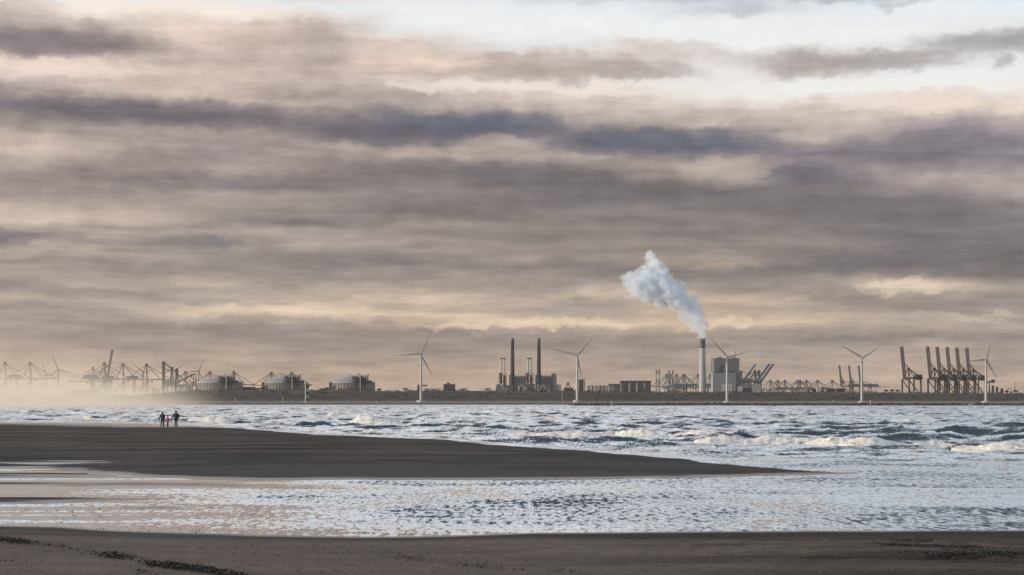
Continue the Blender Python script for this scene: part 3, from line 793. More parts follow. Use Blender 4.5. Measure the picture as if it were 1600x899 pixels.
# rock breakwater across the east, one boulder after another
bw = thing('breakwater', (0, 2000, 0), 'low rubble breakwater of dark boulders between the sea and the wind turbines', 'breakwater')
mb = MB()
x0 = (895 - 800) / FPX * 2000
core = [(-9, -1.5), (-1.5, 1.2), (4, 1.2), (12, -1.5)]
mb.add([(x, yy, zz) for x in (x0, 900) for yy, zz in core], [(0, 4, 5, 1), (1, 5, 6, 2), (2, 6, 7, 3), (0, 1, 2, 3), (7, 6, 5, 4)])
mb.build('core', M_ROCK, bw)
mb = MB()
rr = random.Random(3)
for k in range(1500):
    x = x0 - 4 + (840) * rr.random()
    fy = rr.uniform(-8, 3)
    zt = 0.2 + (fy + 8) / 11 * 1.5 + rr.uniform(-0.3, 0.5)
    s = rr.uniform(0.7, 1.9) * (1.25 if rr.random() < 0.15 else 1)
    vs = []
    for a in range(2):
        for b in range(5):
            an = b * 1.2566 + rr.uniform(-0.35, 0.35) + a * 0.6
            q = s * rr.uniform(0.6, 1.05)
            vs.append((x + q * math.cos(an), fy + q * math.sin(an), zt + (a - 0.5) * s * rr.uniform(0.8, 1.3)))
    fs = [tuple(range(4, -1, -1)), tuple(range(5, 10))] + [(b, (b + 1) % 5, 5 + (b + 1) % 5, 5 + b) for b in range(5)]
    mb.add(vs, fs)
mb.build('boulder', M_ROCK, bw)['kind'] = 'stuff'


# scrub and bare winter trees along the ridge: twig-and-leaf clumps
m, t, p, o = new_mat('winter_scrub')
g = t.n('ShaderNodeNewGeometry').outputs['Position']
n1 = t.noise(g, 0.08, 4.0, 0.7)
t.put(p.inputs['Base Color'], t.mix(t.step(n1, 0.35, 0.65), (0.030, 0.026, 0.022), (0.044, 0.037, 0.031)))
p.inputs['Roughness'].default_value = 0.95
M_SCRUB = m
m, t, p, o = new_mat('bark')
p.inputs['Base Color'].default_value = (0.05, 0.042, 0.036, 1)
p.inputs['Roughness'].default_value = 0.95
M_BARK = m


def leaf_cloud(n, rx, ry, rz, size, rnd, cx=0, cy=0, cz=0):
    """many small tilted faces through a crown's volume, uneven at the edge"""
    mb = MB()
    for _ in range(n):
        while True:
            q = Vector((rnd.uniform(-1, 1), rnd.uniform(-1, 1), rnd.uniform(-1, 1)))
            if q.length < 1:
                break
        q = q * (0.55 + 0.45 * rnd.random())
        c = Vector((cx + q.x * rx, cy + q.y * ry, cz + q.z * rz))
        a = Vector((rnd.gauss(0, 1), rnd.gauss(0, 1), rnd.gauss(0, 1))).normalized()
        b = a.orthogonal().normalized()
        s = size * rnd.uniform(0.5, 1.3)
        e = a.cross(b)
        mb.add([c + a * s, c + b * s * 0.7, c - a * s, c - b * s * 0.7 + e * s * 0.4], [(0, 1, 2, 3)])
    return mb


rr = random.Random(11)
mb = MB()
for k in range(3000):
    x = rr.uniform(-1250, 1250)
    y = rr.uniform(3010, 3125)
    if x < -560 and rr.random() < 0.5:
        continue
    z = float(shore_height(np.array([x]), np.array([y]))[0])
    hi = rr.uniform(1.0, 2.6) * (1.7 if y > YR - 20 and rr.random() < 0.16 else 1)
    c = leaf_cloud(11, hi * 1.9, hi * 1.2, hi * 0.7, 0.6, rr, x, y, z + hi * 0.5)
    mb.add(c.v, c.f)
tag(mb.build('scrub', M_SCRUB), 'bare brown winter scrub covering the long dune ridge', 'scrub', kind='stuff')


def tree(px, top, w, label):
    x = (px - 800) / FPX * YR
    z = float(shore_height(np.array([x]), np.array([YR + 8.0]))[0])
    hgt = CAM_H + (HZN - top) / FPX * YR - z
    hgt = max(hgt, 4.0)
    T = thing('bare_tree', (x, YR + 8, z), label, 'tree', 'trees standing on the dune ridge')
    rt = random.Random(int(px))
    r = w / FPX * YR / 2
    mb = MB().lathe([(0.28, -0.5), (0.2, hgt * 0.35), (0.1, hgt * 0.75)], 7)
    for k in range(6):
        an = k * 1.05 + rt.random()
        mb.bar((0, 0, hgt * (0.25 + 0.06 * k)), (math.cos(an) * r * 0.8, math.sin(an) * r * 0.8, hgt * (0.55 + 0.07 * k)), 0.14)
    mb.build('trunk', M_BARK, T)
    cm = MB()
    for k in range(5):
        an = k * 1.256 + rt.random()
        q = leaf_cloud(70, r * 0.6, r * 0.6, hgt * 0.28, 0.5, rt, math.cos(an) * r * 0.45, math.sin(an) * r * 0.45, hgt * rt.uniform(0.55, 0.75))
        cm.add(q.v, q.f)
    cm.build('crown', M_SCRUB, T)


for a in [(1386, 608.5, 8, 'small round tree on the ridge, first of three before the dark red cranes'), (1395.5, 608, 8, 'middle one of three round trees before the dark red cranes'), (1404, 608.5, 8, 'round tree on the ridge, next to the single dark red crane'),
          (762, 606.5, 12, 'broad bare tree on the ridge just before the power station'), (724, 607, 14, 'low wide tree on the ridge beside the dark block building'), (634, 606, 10, 'bare tree on the ridge before the wind turbine with a hut'),
          (511, 606.5, 9, 'bare tree on the ridge between beacon tower and third tank'), (592, 606.5, 9, 'bare tree on the ridge just past the third tank'), (1589, 609, 10, 'round tree on the ridge beside the thin mast'), (1575, 610, 8, 'small tree on the ridge past the arched gantry'),
          (408, 606, 9, 'bare tree on the ridge between the first two tanks')]:
    tree(*a)

# ------------------------------------------------------------------ wind turbines
def turbine(px, base, hub, tips, Y, label, wscale=1.0):
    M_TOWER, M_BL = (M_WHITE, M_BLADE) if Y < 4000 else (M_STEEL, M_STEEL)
    s = Y / FPX
    T = thing('wind_turbine', P3(px, base, Y), label, 'wind turbine', 'wind turbines along the far shore')
    hz = (base - hub[1]) * s
    MB().lathe([(6.2 * wscale, -2.5), (6.2 * wscale, 0.9), (5.2 * wscale, 1.3)], 20).build('foundation', M_LCONC, T)
    MB().lathe([(2.0 * wscale, 1.3), (1.8 * wscale, hz * 0.4), (1.25 * wscale, hz - 1.4)], 20).build('tower', M_TOWER, T, True)
    nac = MB()
    hx = (hub[0] - px) * s
    nac.box(-1.7, 1.7, -3.2, 6.5, hz - 1.5, hz + 1.8)
    no = nac.build('nacelle', M_BL, T)
    MB().lathe([(0.15, -5.2), (1.1, -4.7), (1.6, -3.8), (1.6, -3.0)], 14).build('spinner', M_BL, T, True)
    sp = T.children[-1] if False else [o for o in COL.objects if o.parent == T and o.name.startswith('spinner')][0]
    for v in sp.data.vertices:                     # turn the lathe axis from z to y
        x, y, z = v.co
        v.co = (x, z, y + hz)
    for tx, ty in tips:
        d = Vector(((tx - hub[0]) * s, 0, -(ty - hub[1]) * s))
        L = 39.0 * wscale
        if d.length < L:                           # blade seen foreshortened: it leans along the view
            d.y = (math.sqrt(L * L - d.length ** 2)) * (0.8 if tx > hub[0] else -0.8)
        ax = d.normalized()
        wv = ax.cross(Vector((0, 1, 0))).normalized()
        th = ax.cross(wv)
        c0 = Vector((0, -3.9, hz))
        mb = MB()
        prof = [(0.0, 0.9, 0.9), (0.05, 1.0, 0.9), (0.16, 1.9, 0.55), (0.4, 1.35, 0.36), (0.75, 0.8, 0.2), (0.97, 0.42, 0.10), (1.0, 0.16, 0.06)]
        vs = []
        for f, w, q in prof:
            for an in range(6):
                A = an / 6 * 2 * math.pi
                vs.append(c0 + d * f + wv * (math.cos(A) * w * 0.62 * wscale - 0.25 * w) + th * math.sin(A) * q * 0.5)
        n = len(prof)
        fs = [(j * 6 + k, j * 6 + (k + 1) % 6, (j + 1) * 6 + (k + 1) % 6, (j + 1) * 6 + k) for j in range(n - 1) for k in range(6)]
        mb.add(vs, fs + [tuple(range(5, -1, -1)), tuple(range(6 * n - 6, 6 * n))])
        mb.build('blade', M_BL, T, True)
    return T


turbine(657.8, 626.6, (658.6, 553.6), [(674.1, 517), (617.8, 556), (676.8, 587.4)], 2950, 'white wind turbine by itself between the third tank and the power station')
turbine(901.9, 626.6, (902.9, 555.8), [(927.3, 527.4), (862.9, 545.4), (911.1, 592.7)], 2950, 'white wind turbine just past the two dark stacks, before the lattice process tower')
turbine(1136.0, 628.4, (1135.3, 558.2), [(1108.4, 530.3), (1167.9, 550.1), (1127.8, 589.8)], 2930, 'white wind turbine in front of the tall grey boiler house')
turbine(1346.6, 628.4, (1347.0, 559.6), [(1312.6, 540.6), (1374.5, 544), (1347.5, 598)], 2930, 'white wind turbine in front of three raised crane booms')
turbine(1540.6, 628.2, (1541.0, 562.4), [(1552, 536), (1504, 565.6), (1561.6, 591.6)], 2930, 'white wind turbine beside the last of the dark red cranes')
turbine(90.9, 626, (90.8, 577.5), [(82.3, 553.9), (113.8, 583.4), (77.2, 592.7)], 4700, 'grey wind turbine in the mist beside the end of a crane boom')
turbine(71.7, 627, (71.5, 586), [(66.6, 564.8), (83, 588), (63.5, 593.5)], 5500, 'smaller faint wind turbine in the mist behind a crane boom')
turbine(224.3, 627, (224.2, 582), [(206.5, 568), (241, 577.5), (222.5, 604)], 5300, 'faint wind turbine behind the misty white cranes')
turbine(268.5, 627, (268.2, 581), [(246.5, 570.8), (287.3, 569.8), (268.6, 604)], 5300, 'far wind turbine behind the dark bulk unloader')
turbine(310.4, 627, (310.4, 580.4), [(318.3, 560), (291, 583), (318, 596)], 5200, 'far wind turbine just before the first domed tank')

# ------------------------------------------------------------------ ship-to-shore cranes
def sts_crane(loc, rz, label, group, legm, boomm, hb=50, apex=84, gauge=30, wid=18, reach=58, back=26, lift=0.0, apex_x=-2.0, thick=1.0, headm=None, two=True):
    """quay crane: boom along +x, rails along y"""
    T = thing('quay_crane', loc, label, 'crane', group, rz)
    k = thick
    g, w = gauge, wid / 2
    for x in (0, -g):
        for y in (-w, w):
            MB().bar((x, y, 1.6), (x, y, hb), 2.0 * k, 2.0 * k).build('leg', legm, T)
        MB().bar((x, -w - 2, 3.4), (x, w + 2, 3.4), 1.8 * k).bar((x, -w - 3, 1.0), (x, -w + 3, 1.0), 1.6).bar((x, w - 3, 1.0), (x, w + 3, 1.0), 1.6).build('sill_beam', legm, T)
        MB().bar((x, -w, hb - 1.0), (x, w, hb - 1.0), 2.2 * k).build('cross_beam', legm, T)
    for y in (-w, w):
        MB().bar((0, y, 15), (-g, y, 15), 1.7 * k).build('portal_beam', legm, T)
        MB().bar((-g, y, 15), (0, y, hb - 2), 1.1 * k).build('brace', legm, T)
        MB().bar((0, y, 15), (-g * 0.5, y, 3), 0.9 * k).bar((-g, y, 15), (-g * 0.5, y, 3), 0.9 * k).build('knee_brace', legm, T)
    gz = hb + 1.8
    gb = MB()
    for y in (-3, 3):
        gb.bar((-g - back, y, gz), (2.5, y, gz), 1.2 * k, 2.2 * k)
    for i in range(9):
        x = -g - back + (g + back) * i / 8
        gb.bar((x, -3, gz), (x, 3, gz), 0.9)
    gb.build('trolley_girder', legm, T)
    MB().box(-g - back * 0.75, -g + 8, -4.5, 4.5, gz + 1.6, gz + 8.2).build('machinery_house', legm, T)
    hx = 3.0
    ca, sa = math.cos(R(lift)), math.sin(R(lift))
    bp = lambda f, y, dz=0.0: (hx + reach * f * ca - dz * sa, y, gz + reach * f * sa + dz * ca)
    for y in (-3, 3):
        MB().bar(bp(0, y), bp(1, y), 1.5 * k, 2.3 * k).build('boom_chord', boomm, T)
    tb = MB()
    for i in range(0, 11):
        tb.bar(bp(i / 10, -3), bp(i / 10, 3), 0.9 * k)
        if i % 2 and lift > 20:
            tb.bar(bp(i / 10, -3, 1.8), bp(i / 10, -3, 3.0), 0.9)
    tb.bar(bp(0.95, -3), bp(0.95, 3), 3.0 * k).bar(bp(0.72, -3), bp(0.72, 3), 2.0 * k)
    tb.build('boom_tie', boomm, T)
    ax = (apex_x, 0, apex)
    for y in (-1, 1):
        MB().bar((0, y * w * 0.72, hb), (apex_x, y * 1.6, apex), 1.5 * k).build('mast_leg', legm, T)
        MB().bar((-g * 0.62, y * w * 0.6, hb), (apex_x - 1, y * 1.6, apex - 1), 0.9 * k).build('back_leg', legm, T)
        MB().bar((apex_x - 1, y * 1.8, apex), (-g - back * 0.55, y * 2.6, gz + 3.5), 0.75 * k).build('backstay', legm, T)
    MB().box(apex_x - 2.4, apex_x + 2.4, -2.8, 2.8, apex - 1.4, apex + 2.6).build('mast_head', headm or legm, T)
    fs = MB()
    if lift < 20:
        for y in (-2, 2):
            fs.bar((apex_x, y, apex), bp(0.48, y, 1.4), 0.8 * k).bar((apex_x, y, apex), bp(0.93, y, 1.4), 0.7 * k)
    else:
        q = bp(0.5, 0, 1.5)
        mid = ((apex_x + q[0]) / 2 - 4, 0, (apex + q[2]) / 2 - 2)
        for y in (-2, 2):
            fs.bar((apex_x, y, apex), (mid[0], y, mid[2]), 0.6 * k).bar((mid[0], y, mid[2]), (q[0], y, q[2]), 0.6 * k)
    fs.build('forestay', legm, T)
    cx = 8.0
    MB().box(cx, cx + 4, -2, 2, gz - 6.0, gz - 2.2).build('cab', legm, T) if lift < 20 else MB().box(-6, -2, -2, 2, gz - 6.0, gz - 2.2).build('cab', legm, T)
    return T


def ground_at(px, Y):
    return Vector(((px - 800) / FPX * Y, Y, 2.8))


# misty row at the west end
YA = 4300
c0 = sts_crane(ground_at(9.5, YA), R(24), 'pale misty quay crane at the west edge of the photo, boom lowered', 'misty quay cranes', M_STEEL, M_STEEL, hb=50, apex=85, reach=54, back=24, headm=M_DARK)
copy_thing(c0, ground_at(48.5, YA), 'misty quay crane, second from the west end, its boom ending by a wind turbine')
G2 = 'quay cranes behind the sea mist'
copy_thing(c0, ground_at(193.5, 4450), 'misty quay crane standing alone between the raised boom and the pale turbine', rz=R(24))['group'] = G2
copy_thing(c0, ground_at(230.4, 4480), 'misty quay crane just before the dark bulk unloader', rz=R(24))['group'] = G2
copy_thing(c0, ground_at(164.5, 4350), 'misty quay crane next to the tall raised boom', rz=R(24))['group'] = G2
sts_crane(ground_at(165.5, 4420), R(32), 'misty quay crane with its grey boom raised almost upright', G2, M_STEEL, M_DARK, hb=50, apex=78, reach=66, back=10, lift=80, thick=1.25)
copy_thing(c0, ground_at(144, 4900), 'fainter misty quay crane behind the low yellow warehouse', rz=R(200))['group'] = G2

# cranes behind the domed tanks, booms towards the west
G3 = 'dark cranes behind the domed tanks'
c3 = sts_crane(ground_at(289, 5350), R(156), 'dark crane with lowered boom between bulk unloader and first domed tank', G3, M_DARK, M_DARK, hb=46, apex=82, reach=52, back=26, headm=M_DARK)
copy_thing(c3, ground_at(327, 5350), 'dark crane mast rising over the first domed tank')
copy_thing(c3, ground_at(366.6, 5350), 'dark crane mast directly behind the platform of the first domed tank', rz=R(20))
copy_thing(c3, ground_at(423, 5450), 'dark crane with lowered boom behind the second domed tank', rz=R(158))
copy_thing(c3, ground_at(457, 5450), 'dark crane mast over the platform of the second domed tank', rz=R(20))

# pale cranes by the tall chimney
G4 = 'pale quay cranes beside the tall chimney'
c4 = sts_crane(ground_at(1067, 6000), R(205), 'pale blue-grey quay crane halfway between the brown shed and the tall chimney', G4, M_STEELB, M_STEELL, hb=46, apex=83, reach=50, back=24, headm=M_DARK)
for px, Y, rz, lab in [(1041, 5900, 205, 'pale quay crane close to the brown shed, its stays running down to the shed'), (1046.5, 5980, 205, 'pale quay crane among the striped lattice legs'), (1056, 6000, 205, 'pale quay crane just east of the striped lattice legs'),
                       (1070.5, 6050, 30, 'pale quay crane, second before the tall chimney'), (1089.5, 6000, 205, 'pale quay crane touching the tall chimney'), (1109, 6000, 205, 'pale quay crane between the tall chimney and the boiler house')]:
    copy_thing(c4, ground_at(px, Y), lab, R(rz))
# three blue-grey booms raised at a slant, east of the boiler house
G5 = 'cranes with slanted booms beside the boiler house'
c5 = sts_crane(ground_at(1181, 5300), R(18), 'blue-grey crane with slanted boom, the middle of three', G5, M_STEELB, M_STEELB, hb=54, apex=84, reach=60, back=22, lift=52, thick=1.5, headm=M_DARK)
copy_thing(c5, ground_at(1187, 5330), 'blue-grey crane with slanted boom, easternmost of three')
copy_thing(c5, ground_at(1159, 5360), 'blue-grey crane with slanted boom, nearest the grey boiler house')
# long row of far cranes, booms down
G6 = 'distant cranes with lowered booms'
c6 = sts_crane(ground_at(1203, 7300), R(200), 'distant crane with lowered boom, first after the slanted booms', G6, M_STEEL, M_STEEL, hb=46, apex=81, reach=58, back=30, thick=1.3, headm=M_DARK)
for px, rz, lab in [(1214.5, 200, 'distant crane, second after the slanted booms'), (1225.6, 200, 'distant crane, third after the slanted booms'), (1245.5, 200, 'distant crane in the middle of the long row, first of a close pair'),
                    (1251, 20, 'distant crane in the middle of the long row, second of a close pair'), (1261, 20, 'distant crane just past the close pair'), (1278, 20, 'distant dark crane above a white block'), (1301, 20, 'distant crane just before three upright booms')]:
    copy_thing(c6, ground_at(px, 7300), lab, R(rz))
# three upright booms
G7 = 'cranes with upright booms behind a wind turbine'
c7 = sts_crane(ground_at(1316, 6400), R(198), 'grey crane with upright boom, first of the three behind the turbine', G7, M_STEEL, M_DARK, hb=50, apex=70, reach=68, back=40, lift=84, thick=1.35)
copy_thing(c7, ground_at(1331, 6430), 'grey crane with upright boom, second of the three behind the turbine')
copy_thing(c7, ground_at(1346, 6460), 'grey crane with upright boom right behind the turbine tower')
# the six dark red cranes
G8 = 'dark red cranes with raised booms'
c8 = sts_crane(ground_at(1415, 4600), R(214), 'dark red crane with raised boom standing apart from the other five', G8, M_PURP, M_RED, hb=55, apex=78, gauge=38, wid=22, reach=73, back=15, lift=82, apex_x=-9, thick=1.5, headm=M_DARK)
for k, (px, lab) in enumerate([(1455.5, 'first of the five close dark red cranes'), (1470.5, 'second of the five close dark red cranes'), (1486, 'third and middle one of the five close dark red cranes'),
                               (1501, 'fourth of the five close dark red cranes'), (1516.5, 'fifth dark red crane, partly behind the blade of a wind turbine')]):
    copy_thing(c8, ground_at(px, 4600 + 30 * k), lab)


# bulk unloader with an upright boom, and its inclined conveyor
YB = 4600
s = YB / FPX
B = thing('bulk_unloader', ground_at(262, YB), 'dark bulk unloader with a thick upright boom and long slanting tie', 'crane')
L = lambda px, py: ((px - 262) * s, (HZN - py) * s + 0.2)
def seg(mb, a, b, w, y=0.0, h=None):
    (x0, z0), (x1, z1) = L(*a), L(*b)
    return mb.bar((x0, y, z0), (x1, y, z1), w, h)
seg(MB(), (255.6, 612), (255.6, 567), 6.2).build('boom', M_DARK, B)
MB().box(*[L(253.6, 0)[0], L(258, 0)[0], -4, 4, L(0, 568)[1], L(0, 565)[1]]).build('boom_tip', M_CAP, B)
seg(seg(MB(), (257, 567), (268, 576), 2.6, -3), (268, 576), (296, 601), 2.0, -3).build('tie_rod', M_DARK, B)
seg(seg(MB(), (258, 577), (272, 583), 1.2), (258, 583), (268, 576), 1.2).build('brace', M_DARK, B)
for a, b, w in [((268, 575), (266, 600), 2.0), ((269, 575), (272, 600), 2.0), ((276, 577), (274, 612), 4.5), ((277.5, 577), (279, 606), 2.4)]:
    seg(MB(), a, b, w).build('mast_leg', M_DARK, B)
MB().box(L(266.8, 0)[0], L(270.8, 0)[0], -3, 3, L(0, 578)[1], L(0, 573.5)[1]).build('mast_head', M_CAP, B)
MB().box(L(274.4, 0)[0], L(278, 0)[0], -3, 3, L(0, 580)[1], L(0, 575.5)[1]).build('mast_head', M_CAP, B)
seg(MB(), (254, 603), (290, 603), 3.6, 0, 3.0).build('portal_beam', M_STEEL, B)
for px in (254, 262, 276, 286):
    seg(MB(), (px, 604), (px, 627), 2.2).build('leg', M_STEEL, B)
MB().box(L(258, 0)[0], L(270, 0)[0], -6, 6, L(0, 601)[1], L(0, 595)[1]).build('machinery_house', M_STEEL, B)
C = thing('conveyor', ground_at(297, YB + 40), 'inclined conveyor gallery on trestles behind the bulk unloader', 'conveyor')
L = lambda px, py: ((px - 297) * s, (HZN - py) * s + 0.2)
seg(MB(), (279, 597), (301, 585.5), 2.6, 0, 3.4).build('gallery', M_DARK, C)
seg(MB(), (299, 585.2), (307, 584.4), 3.6, 0, 3.0).build('head_house', M_DARK, C)
for a, b in [((300, 587), (296, 598)), ((303, 587), (302, 600)), ((306, 586), (308, 600)), ((303, 587), (298, 627)), ((306, 587), (306, 627)), ((290, 592), (290, 627))]:
    seg(MB(), a, b, 1.3).build('trestle', M_DARK, C)

# ------------------------------------------------------------------ domed storage tanks
def domed_tank(px, Y, label):
    s = Y / FPX
    T = thing('storage_tank', ground_at(px, Y), label, 'storage tank', 'domed storage tanks')
    z = lambda py: (HZN - py) * s + 0.2
    rad = 35.2 * s
    MB().lathe([(rad, -0.5), (rad, z(597.6))], 64).build('wall', M_TANK, T, True)
    rib = MB()
    for k in range(44):
        an = 2 * math.pi * k / 44
        c, d = math.cos(an), math.sin(an)
        rib.bar((c * (rad + 0.3), d * (rad + 0.3), 0), (c * (rad + 0.3), d * (rad + 0.3), z(598.2)), 1.0, 1.0)
    rib.build('wall_rib', M_TANK, T)
    MB().lathe([(rad + 1.2, z(598.4)), (rad + 1.2, z(597.2))], 64).build('rim', M_CONC, T)
    zt, zr = z(588.6), z(597.2)
    prof = []
    for k in range(11):
        f = k / 10
        r = (rad + 0.2) * (1 - f) + 0.3 * f
        prof.append((r, zr + (zt - zr) * (1 - (r / rad) ** 2)))
    MB().lathe(prof, 64).build('dome', M_ROOF, T, True)
    pf = thing('roof_platform', (0, 0, 0), None, None)
    pf.parent = T
    x0, x1 = 3 * s, 26 * s
    deck = MB().box(x0, x1, -34, -20, z(591.2), z(590.6)).box(x0 - 1, x1 + 2, -35, -19, z(588.4), z(587.7))
    for i in range(7):
        x = x0 + (x1 - x0) * i / 6
        for y in (-34, -21):
            deck.bar((x, y, z(596.6)), (x, y, z(587.7)), 1.0)
        deck.bar((x, -34, z(587.7)), (x, -34, z(586.6)), 0.4)
    deck.build('deck_frame', M_DARK, pf)
    ves = MB()
    for i in range(6):
        x = x0 + 2 + (x1 - x0 - 3) * (i + 0.4) / 6
        ves.lathe([(1.3, z(595.5)), (1.3, z(589 + (i % 3)))], 10, x, -28)
    ves.build('vessel', M_DCONC, pf, True)
    MB().bar((x1 + 1, -30, z(590)), (x1 + 1, -30, z(585.6)), 0.7).box(x1 - 0.5, x1 + 3, -31, -29, z(586.4), z(585.4)).build('lamp_mast', M_DARK, pf)
    MB().bar((12.8 * s, -28, z(588)), (12.8 * s, -28, z(584.4)), 0.6).box(10.5 * s, 15 * s, -29.5, -26.5, z(585.6), z(584.0)).build('crane_jib', M_STEELL, pf)
    pipes = MB()
    for i, px_ in enumerate((5.5, 9.5, 18.5, 22.5)):
        pipes.bar((px_ * s, -rad * 1.02 + 1, 0), (px_ * s, -rad * 1.02 + 1, z(594.5)), 1.2, n=8)
    pipes.build('downpipe', M_DCONC, T)
    MB().bar((15.6 * s, -rad - 1.2, 0), (15.6 * s, -rad - 1.2, z(589)), 1.3, n=8).build('riser_pipe', M_WHITE, T)
    MB().box(1 * s, 33 * s, -rad - 0.5, -rad + 6, z(598.6), z(595.4)).build('pipe_rack', M_DCONC, T)
    for px_ in (-6.2, -2.0):
        MB().bar((px_ * s, 0, z(589.5)), (px_ * s, 0, z(583.4)), 0.5).build('vent_mast', M_STEEL, T)
    MB().bar((-7.2 * s, 0, z(585.6)), (-1.0 * s, 0, z(585.6)), 0.5).bar((-7.2 * s, 0, z(588)), (-1.0 * s, 0, z(588)), 0.5).build('vent_frame', M_STEEL, T)
    return T


domed_tank(343.3, 3700, 'domed concrete tank nearest the dark bulk unloader')
domed_tank(445.0, 3700, 'domed concrete tank partly behind the striped beacon tower')
domed_tank(550.2, 3700, 'domed concrete tank standing clear between the beacon tower and a wind turbine')


# ------------------------------------------------------------------ buildings and works
def block(name, px0, px1, top, Y, depth, wall, roof, label, cat, group=None, extra=None, base=None):
    s = Y / FPX
    cx = (px0 + px1) / 2
    T = thing(name, ground_at(cx, Y), label, cat, group)
    hw, hz = (px1 - px0) * s / 2, (HZN - top) * s + 0.2
    MB().box(-hw, hw, 0, depth, -1, hz - 1.0).build('wall', wall, T)
    MB().box(-hw - 0.4, hw + 0.4, -0.4, depth + 0.4, hz - 1.0, hz).build('roof', roof, T)
    if extra:
        extra(T, s, cx, lambda px: (px - cx) * s, lambda py: (HZN - py) * s + 0.2, hw)
    return T


YP = 5400


def stack(px, top, w0, w1, Y, body, label, cap=None, cap_to=None, collar=None, group=None):
    s = Y / FPX
    T = thing('chimney', ground_at(px, Y), label, 'chimney', group)
    z = lambda py: (HZN - py) * s + 0.2
    zt = z(cap_to) if cap_to else z(top)
    r = lambda zz: (w0 + (w1 - w0) * zz / z(top)) * s / 2
    MB().lathe([(r(0), -1), (r(zt), zt)], 28).build('shaft', body, T, True)
    if cap_to:
        MB().lathe([(r(zt), zt + 0.01), (r(z(top)), z(top))], 28).build('painted_top', cap, T, True)
    for cpy in collar or []:
        MB().lathe([(r(z(cpy)) * 1.22, z(cpy) - 1.2), (r(z(cpy)) * 1.22, z(cpy) + 1.2)], 24).build('gallery_ring', M_CAP, T)
    MB().lathe([(r(z(top)) * 0.82, z(top)), (r(z(top)) * 0.82, z(top) + 0.8)], 24).build('flue_rim', M_CAP, T)
    return T


stack(800.8, 528.9, 7.6, 5.0, YP, M_DCONC, 'dark power station chimney nearer the wooded ridge, with a twin beyond', M_CAP, 534, [534.4, 561], 'tall dark power station chimneys')
stack(842.0, 528.9, 7.6, 5.0, YP, M_DCONC, 'dark power station chimney nearer the wind turbine', M_CAP, 534, [534.4, 561], 'tall dark power station chimneys')
stack(1097.6, 529.6, 11.6, 8.9, 5300, M_LCONC, 'tall pale concrete chimney with black top and white steam', M_CAP, 544.4)


def twin(px, label):
    s = YP / FPX
    z = lambda py: (HZN - py) * s + 0.2
    T = thing('twin_stack', ground_at(px, YP - 60), label, 'chimney', 'paired steel stacks')
    for q in (-2.4, 2.4):
        MB().lathe([(1.45 * s, z(584)), (1.3 * s, z(560.4))], 14, q * s, 0).build('flue', M_CONC, T, True)
    MB().box(-4.3 * s, 4.3 * s, -3.5, 3.5, z(561.6), z(560.2)).build('top_platform', M_DARK, T)
    fr = MB()
    for q in (-5.6, -1.9, 1.9, 5.6):
        for y in (-7, 7):
            fr.bar((q * s, y, 0), (q * s, y, z(583.2)), 1.3)
    for py in (583.5, 588, 592.5, 597, 601, 606):
        fr.box(-5.8 * s, 5.8 * s, -7.4, 7.4, z(py) - 0.7, z(py))
    for a, b in ((583.5, 592.5), (592.5, 601), (601, 611)):
        fr.bar((-5.6 * s, -7, z(a)), (5.6 * s, -7, z(b)), 0.9).bar((5.6 * s, -7, z(a)), (-5.6 * s, -7, z(b)), 0.9)
    fr.build('steel_frame', M_DCONC, T)
    MB().box(-4.6 * s, -0.8 * s, -5, 5, z(600), z(584)).box(0.8 * s, 4.4 * s, -5, 5, z(606), z(587)).build('boiler_casing', M_BROWN, T)
    d = MB()
    d.lathe([(0.2, z(600)), (3.2, z(602)), (3.2, z(612))], 12, -7.5 * s, -8).bar((-8 * s, -6, z(600)), (-11 * s, -6, z(612)), 2.0)
    d.build('duct', M_STEEL, T, True)


twin(785.6, 'pair of steel stacks on a lattice frame before the first dark chimney')
twin(827.2, 'pair of steel stacks on a lattice frame between the two dark chimneys')


def vents(n, q0, q1):
    def ex(T, s, cx, X, Z, hw):
        for k in range(n):
            px = q0 + (q1 - q0) * k / (n - 1)
            MB().lathe([(0.55 * s, 0), (0.55 * s, 2.0 * s), (0.9 * s, 2.2 * s), (0.9 * s, 2.9 * s)], 10, X(px), 8).build('roof_vent', M_CAP, T).location.z = Z(588.4)
        for k in range(int(hw * 2 / 7)):
            x = -hw + 3.5 + k * 7
            MB().box(x - 0.35, x + 0.35, -0.5, -0.02, 2, Z(589.6)).build('cladding_rib', M_CONC, T)
    return ex


block('turbine_hall', 803.8, 821.2, 588.2, YP + 40, 60, M_LGREY, M_DARK, 'boiler house with roof vents between the two dark chimneys', 'industrial building', 'power station buildings', vents(4, 806, 819.5))
block('turbine_hall', 846.4, 862.4, 588.2, YP + 40, 60, M_LGREY, M_DARK, 'boiler house with roof vents just past the second dark chimney', 'industrial building', 'power station buildings', vents(4, 848, 861))


def hall(T, s, cx, X, Z, hw):
    MB().box(X(862.6), X(864.4), -3, -0.05, 0, Z(586)).build('duct_shaft', M_DARK, T)
    MB().box(X(862.8), X(866.8), 4, 20, Z(584.6), Z(583.6)).build('roof_plant', M_BROWN, T)
    for k in range(4):
        MB().box(X(865), X(869.2), -0.5, -0.02, Z(604 - 4.4 * k) - 0.6, Z(604 - 4.4 * k)).build('wall_band', M_CONC, T)


